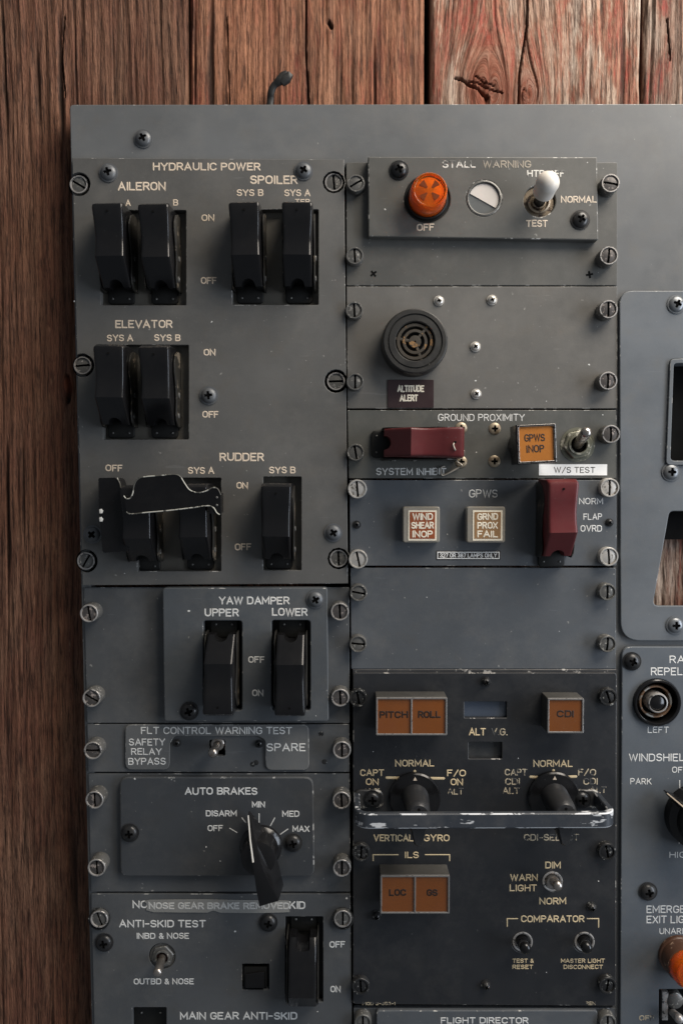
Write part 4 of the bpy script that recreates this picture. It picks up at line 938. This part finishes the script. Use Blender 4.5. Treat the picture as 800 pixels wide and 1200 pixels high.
def legend(par, x0, x1, y0, y1, zt, words, lab, ytop):
    a = W(x0, y1, zt); b = W(x1, y0, zt); c = (a+b)/2; hx = (b.x-a.x)/2; hy = (b.y-a.y)/2
    g = G(); g.box(-hx-.1, hx+.1, -hy-.1, hy+.1, cz, zt-.4, r=.5, bev=.3)
    o = part('legend_light', g.mesh('legend_light', [paint('dusty_black_box', (.075, .072, .066), rough=.5, speck=.6, seed=86)]), par, (c.x, c.y, 0), label=lab)
    n = len(words); th_ = .8; cw = (2*hx-th_*(n+1))/n
    hl = [rrect(-hx+th_+(cw+th_)*k, -hx+th_+(cw+th_)*k+cw, -hy+th_, hy-th_, .2) for k in range(n)]
    part('bezel', plate_mesh('bezel', rrect(-hx, hx, -hy, hy, .4), hl, zt-.5, zt+.6, [paint('dull_bezel', (.26, .25, .24), rough=.38, metal=.3, seed=96), M_rim], .12), o, (c.x, c.y, 0))
    for k in range(n):
        g = G(); g.box(-hx+th_*.8+(cw+th_)*k, -hx+th_*1.2+(cw+th_)*k+cw, -hy+th_*.8, hy-th_*.8, zt-.45, zt-.1); part('legend_face', g.mesh('legend_face', [M_orange]), o, (c.x, c.y, 0))
        xw = x0+(x1-x0)*(k+.5)/n; hw3 = len(words[k])*3.35
        text(o, words[k], xw-hw3, xw+hw3, (y0+y1)/2-2, 8.6, zt-.1, M_inkb, wt=.24)
legend(cp, 440.5, 523.5, 817.5, 861.5, 14, ('PITCH', 'ROLL'), 'double amber light reading PITCH and ROLL', 809)
legend(cp, 641, 683.5, 818.5, 859, 14, ('CDI',), 'single amber light reading CDI', 809)
legend(cp, 445.5, 526.5, 1026, 1070.5, 14, ('LOC', 'GS'), 'double amber light reading LOC and GS', 1012)
def rotary(px, py, lab):
    c = W(px, py, cz)
    g = G(); g.lathe([(14.2, -.1), (14.2, 1.6), (13.4, 2.4), (11, 2.6), (10.0, 3.0)], seg=56)
    o = part('rotary_knob', g.mesh('rotary_knob', [M_guard], 35), cp, c, label=lab)
    rings = []
    for z, wt_, y_t, y_b in ((2.4, 7.6, 8.5, -13), (8, 7.2, 8.0, -13.5), (20, 6.4, 7.0, -16.5), (22.5, 6.0, 6.6, -17), (24, 4.9, 5.4, -16)):
        top = [(wt_*math.cos(R(a)), y_t-wt_+wt_*math.sin(R(a))) for a in range(0, 181, 15)]
        rings.append([(x, y, z) for x, y in top]+[(-wt_*.55, y_b+5, z), (-wt_*.35, y_b+1, z), (0, y_b, z), (wt_*.35, y_b+1, z), (wt_*.55, y_b+5, z)])
    g = G(); g.loft(rings); g.lathe([(.8, 24), (.8, 24.05)], c=(0, 3.2, 0), seg=12, mi=1)
    part('grip', g.mesh('grip', [paint('grey_black_grip', (.034, .035, .038), rough=.34, speck=.2, seed=97), M_dark], 40), o, c)
    g = G(); g.prism([(-1.7, 9.0), (1.7, 9.0), (0, 12.4)], 2.5, 2.85); part('index_triangle', g.mesh('index_triangle', [M_cream]), o, c)
rotary(485.5, 934.5, 'black knob under the left NORMAL, vertical gyro'); rotary(648, 933.5, 'black knob under the right NORMAL, behind the handle')
# handle
zh = 29.0
A = W(419, 961.5, zh); B = W(718.5, 960.5, zh)
path = []; rr = 6.0
for k in range(5): path.append(Vector((A.x, A.y, cz+ (zh-rr-cz)*k/4)))
for k in range(1, 9): t = R(180-90*k/8); path.append(Vector((A.x+rr+rr*math.cos(t), A.y, zh-rr+rr*math.sin(t))))
for k in range(1, 40): path.append(Vector((A.x+rr+(B.x-A.x-2*rr)*k/40, A.y+(B.y-A.y)*k/40, zh)))
for k in range(0, 9): t = R(90-90*k/8); path.append(Vector((B.x-rr+rr*math.cos(t), B.y, zh-rr+rr*math.sin(t))))
for k in range(1, 5): path.append(Vector((B.x, B.y, zh-rr-(zh-rr-cz)*k/4)))
g = G(); rings = []
for i, p in enumerate(path):
    t = (path[min(i+1, len(path)-1)]-path[max(i-1, 0)]).normalized(); b_ = Vector((0, 1, 0)); a_ = b_.cross(t).normalized()
    prof = [(1.6, 3.3), (1.15, 3.95), (-1.15, 3.95), (-1.6, 3.3), (-1.6, -3.3), (-1.15, -3.95), (1.15, -3.95), (1.6, -3.3)]
    rings.append([tuple(p+a_*u+b_*v) for u, v in prof])
g.loft(rings)
for i in range(len(g.f)): g.m[i] = 1 if i % 8 in (0, 2, 4, 6) and i < 8*(len(rings)-1) else 0
M_hedge = paint('bare_handle_edge', (.045, .053, .066), rough=.42, wear=.45, wearcol=(.58, .59, .60), seed=50, wscale=110, spec=.6, wst=(.5, 1, 1))
ho = part('grab_handle', g.mesh('grab_handle', [M_handle, M_hedge], 28), cp, (0, 0, 0), label='dark grab handle with chipped paint across the lower knobs')
for cx_, sg in ((A.x, 1), (B.x, -1)):
    g = G(); g.box(-2 if sg > 0 else -15, 15 if sg > 0 else 2, -5.2, 5.2, -.2, 1.6, r=4.5, bev=.5)
    f = part('foot', g.mesh('foot', [paint('scuffed_foot', (.035, .036, .038), rough=.4, wear=.25, wearcol=(.28, .27, .24), seed=90, wscale=130)], 40), ho, (cx_, A.y+.5, cz))
    part('screw', S_BLK, ho, (cx_+sg*8.5, A.y+.5, cz+1.2))
def small_toggle(px, py, tx, ty, zt, r0, r1, mat, ringmat, lab):
    c = W(px, py, cz); g = G(); g.lathe([(5.6, -3), (5.6, .25), (5.1, .4), (4.5, .2), (4.3, -1.2), (.5, -1.4)], seg=40); g.lathe([(3.6, -1.3), (3.4, 1.4), (2.9, 1.6), (1, 1.6)], seg=30, mi=1)
    o = part('toggle_switch', g.mesh('toggle_switch', [ringmat, mat], 35), cp, c, label=lab)
    lever_between(o, 'lever', (c.x, c.y, cz), W(tx, ty, zt), r0, r1, mat)
small_toggle(647, 1033, 654.5, 1039, 15, 2.2, 2.7, M_toggle, M_rim, 'bright metal toggle between DIM and NORM')
small_toggle(612, 1104, 616, 1113, 15, 2.6, 3.1, M_guard, M_rim, 'black toggle above TEST & RESET')
small_toggle(684.5, 1104, 687.5, 1112, 15, 2.6, 3.1, M_guard, M_rim, 'black toggle above MASTER LIGHT DISCONNECT')
# flight director
fd = module('slate-grey flight director panel just entering the photo at its bottom edge', 'switch panel', (570, 1230), 1)
rplate(fd, 1182, 1290, 0.6, M_low, G_LOW, x0=414, x0b=416, x1=722, name='plate')
plate(fd, 'raised_plate', rounded(poly_px([(441, 1185, 4), (700, 1185, 4), (700, 1290, 4), (441, 1290, 4)], 3.5), 1), [], .6, 3.5, ED(M_blank, G_BLU, .1), .5)
text(fd, 'FLIGHT DIRECTOR', 516, 619, 1196.5, 8, 3.5, M_white); fast(fd, F_MID, 425, 1199, .6, 5, 0); fast(fd, F_MID, 712, 1199, .6, 5, 0)
# ================================================================== right side
rg = thing('cover_panel', 'light grey rounded cover plate with cut-out openings at right edge', 'cover plate', W(790, 550, 2))
plate(rg, 'plate', rounded(poly_px([(725.5, 340.5, 16), (885, 340.5, 0), (885, 751, 0), (727, 751, 24)], 2), 1, 9), [rounded(poly_px(CUT1, 2), 1), rounded(poly_px(CUT2, 2), 1)], .15, 2.2, ED(M_right, G_RGT, .08), .45)
for x, y in ((794, 355.5), (787.5, 553), (792.5, 733.5)): screw(rg, S_PALE, x, y, 2.2)
ring = plate_mesh('lip', rounded(poly_px(CUT1, 2.2), 1), [rounded(poly_px([(788, 426, 4), (856, 424, 4), (856, 540, 4), (784, 540, 5)], 2.2), 1)], -9, 3.6, [M_right, EDGE(M_right, G_RGT, .1)], .3); part('opening_lip', ring, rg)
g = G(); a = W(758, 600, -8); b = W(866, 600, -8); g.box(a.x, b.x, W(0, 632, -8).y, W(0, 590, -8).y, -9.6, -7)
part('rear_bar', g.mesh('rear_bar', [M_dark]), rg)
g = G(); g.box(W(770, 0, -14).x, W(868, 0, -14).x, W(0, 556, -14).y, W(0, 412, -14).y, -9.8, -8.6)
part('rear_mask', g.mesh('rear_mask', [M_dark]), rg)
rn = thing('switch_panel', 'slate-grey rain repellent and windshield wiper panel cut off at the lower right edge', 'switch panel', W(780, 980, 2))
bc = W(769, 823, 2.5)
rh = [circle(bc.x, bc.y, 12.8, 48), rect_px(772, 850, 1160, 1260, 2.5, .5)]
plate(rn, 'plate', rounded(poly_px([(728.5, 758, 12), (885, 758, 0), (885, 1290, 0), (726, 1290, 0)], 2.5), 1, 8), rh, .1, 2.5, ED(M_rain, (.140, .158, .178), .12), .5)
for s in (('RAIN', 784, 814, 773, 9.2), ('REPELLENT', 762, 831, 787, 9.6), ('LEFT', 758.5, 783, 855.5, 7.6), ('WINDSHIELD WIPER', 736.3, 853, 888, 9.4), ('OFF', 787, 805, 902.5, 7.4), ('PARK', 738, 763, 916, 7.6),
          ('HIGH', 784, 812, 1002, 7.4), ('EMERGENCY', 757, 827, 1066, 9.4), ('EXIT LIGHTS', 757, 824, 1078, 9.4), ('UNARMED', 772, 818, 1091.6, 7.4)): text(rn, *s, 2.5, M_white, wt=.15)
text(rn, 'OFF', 748.5, 766.5, 1193.5, 6.6, 2.5, M_goldw)
lines(rn, [[(796, 915), (796, 924)], [(795.5, 981), (795.5, 989)]], 1.2, 2.5, M_white)
screw(rn, S_BLK, 741.5, 776, 2.5); screw(rn, S_BLK, 760.5, 1047, 2.5)
g = G(); g.lathe([(12.9, -4.5), (12.9, 1.6), (12.4, 2.2), (11.6, 2.2), (11.2, 1.4)], seg=56, cap0=False, cap1=False)
g.lathe([(11.2, 1.4), (10.9, -6), (.4, -6.3)], seg=56, cap1=True, mi=1)
pb = part('push_button', g.mesh('push_button', [M_guard, M_dark], 35), rn, bc, label='round push button in a deep black ring above LEFT')
g = G(); g.lathe([(9.2, -6), (9.2, -1.5), (8.8, -1.0), (8.0, -1.0), (7.6, -5)], seg=48, cap1=False, mi=0); 
part('button_guard', g.mesh('button_guard', [paint('copper_ring', (.34, .20, .12), rough=.35, metal=.5, wear=.3, wearcol=(.5, .47, .42), seed=92)], 35), pb, bc)
g = G(); g.lathe([(5.6, -6), (5.6, 1.6), (5.2, 2.3), (4.7, 2.4), (4.6, 1.6), (4.4, 1.2), (2.5, 2.2), (.2, 2.6)], seg=40, mi=0)
for i in range(len(g.m)):
    if i >= 40*4: g.m[i] = 1
part('plunger', g.mesh('plunger', [M_rim, M_guard], 35), pb, bc)
wk = W(815, 955, 2.5)
g = G(); g.lathe([(17.5, 0), (17.2, 6), (14, 8), (13.5, 18), (12, 20), (.3, 20.5)], seg=56); kn = part('rotary_knob', g.mesh('rotary_knob', [M_guard], 30), rn, wk, label='black wiper knob pointing to PARK, half outside the photo')
g = G(); g.loft([[(-.3, 25, 4), (.3, 25, 4), (.2, 25, 5.5), (-.2, 25, 5.5)], [(-2.8, 15, 3), (2.8, 15, 3), (1.3, 15, 15), (-1.3, 15, 15)], [(-4, 5, 3), (4, 5, 3), (1.8, 5, 23), (-1.8, 5, 23)], [(-4, -18, 3), (4, -18, 3), (2.5, -18, 23), (-2.5, -18, 23)]])
part('pointer', g.mesh('pointer', [M_guard], 30, bevel=.4), kn, wk, rz=R(52))
g = G(); g.loft([[(-.25, 24, 6.7), (.25, 24, 6.7), (.25, 24, 7.2), (-.25, 24, 7.2)], [(-.4, 15, 15), (.4, 15, 15), (.4, 15, 15.5), (-.4, 15, 15.5)], [(-.4, 5, 23), (.4, 5, 23), (.4, 5, 23.3), (-.4, 5, 23.3)]])
part('index_line', g.mesh('index_line', [M_cream]), kn, wk, rz=R(52))
ec = W(794, 1119, 2.5)
g = G(); g.lathe([(11, 0), (11, 2), (10.3, 2.6), (10.4, 9), (10.1, 10.6), (9.4, 11), (9.2, 8)], seg=48); el = part('warning_lamp', g.mesh('warning_lamp', [paint('brown_black_housing', (.13, .060, .034), rough=.30, speck=.1, wear=.02, wearcol=(.3, .2, .14), seed=93)], 30), rn, ec, label='amber emergency exit lamp in a dark housing at right edge')
g = G(); g.lathe([(9.8, 9.5), (9.7, 14), (9.1, 17), (8.2, 18.6), (7.3, 18.8), (6.9, 18), (3, 19), (.2, 19.3)], seg=16); part('lens', g.mesh('lens', [M_amber], 25), el, ec); g = G(); g.lathe([(8.6, 10), (8.6, 12), (6.5, 15.5), (.2, 16.5)], seg=32); part('reflector', g.mesh('reflector', [M_refl], 30), el, ec)
g = G(); c = W(800, 1200, 0); g.box(W(770, 0, 0).x, W(852, 0, 0).x, W(0, 1262, 0).y, W(0, 1158, 0).y, -5, -4); o = part('switch_well', g.mesh('switch_well', [M_dark]), rn, label='black switch opening with worn metal parts at bottom right corner')
g = G(); a = W(774.5, 1195, 0); b = W(782, 1162, 0); g.box(a.x, b.x, a.y, b.y, -4, 1.0); part('bracket', g.mesh('bracket', [M_rim], bevel=.3), o)
g = G(); a = W(784, 1187, 0); g.lathe([(4.6, -4), (4.6, 1), (3.5, 2), (.3, 2.2)], c=(W(790, 1172, 0).x, W(790, 1172, 0).y, 0), seg=30); part('bushing', g.mesh('bushing', [M_fast], 40), o)
lever_between(o, 'lever', W(787, 1186, 0), W(797, 1196, 12), 2.0, 2.6, M_rim)
# small chips where bare metal shows, each stuck to its own panel
def nick(par, px, py, z, r=.42):
    c = W(px, py, z); n = 7; a = [random.uniform(.5, 1.2)*r for _ in range(n)]
    g = G(); g.prism([(a[i]*math.cos(2*math.pi*i/n), a[i]*math.sin(2*math.pi*i/n)) for i in range(n)], 0, .03)
    part('paint_nick', g.mesh('paint_nick', [M_white]), par, c)
for par, z, pts in ((yaw, ZY, ((221, 716, .8), (370, 839, .3))), (st, ZS, ((451, 245, .6), (688, 190, .3))), (ab, ZA, ((241.5, 993, .5), (258, 1009.5, .4), (158, 913, .7), (201, 914, .3))),
                    (hyd, Z1, ((248, 377, .5), (87, 353, .5), (146, 672, .3), (330, 640, .3))), (sk, 1.5, ((275.5, 1092, .6), (406, 1053, .9), (372, 1186, .4))), (al, 1, ((557, 446, .5), (690, 427, .5), (640, 470, .3))),
                    (gp_, 1, ((706, 486, .4), (558, 530, .4))), (cp, cz, ((607, 889, .3), (701, 1033, .4), (437, 881, .3), (640, 1140, .25))), (gw, 1.8, ((524, 626, .3),)), (bk, 1, ((500, 700, .3), (655, 740, .25)))):
    for x, y, r_ in pts: nick(par, x, y, z, r_)
# ================================================================== cord at the top
hk = thing('cord_end', 'short bent black cord end sticking up behind the top edge of the frame', 'cord', W(317, 119, -8))
g = G(); pts = [W(*p) for p in ((314, 150, -7), (316.5, 119, -7), (317.5, 108, -5), (321, 100, -4), (327, 94.5, -3), (333, 90, -3), (337, 89, -3))]
sp_ = smooth_path(pts, 6); nn = len(sp_)
g.tube(sp_, 2.3, 1.7, seg=12, taper=[.85 if i < nn*.55 else .85+.5*math.sin((i/nn-.55)/.45*math.pi*.75) for i in range(nn)])
part('cord', g.mesh('cord', [M_rubber], 50), hk)
g = G(); e_ = W(334, 92.5, -3); g.tube([e_+Vector((-2.2, -2.0, 0)), e_+Vector((0, .2, .2)), e_+Vector((2.4, 1.2, .3)), e_+Vector((3.6, .6, .3))], 3.1, 2.4, seg=10, taper=[.75, 1.05, .95, .55]); part('frayed_tip', g.mesh('frayed_tip', [M_rubber], 30), hk)
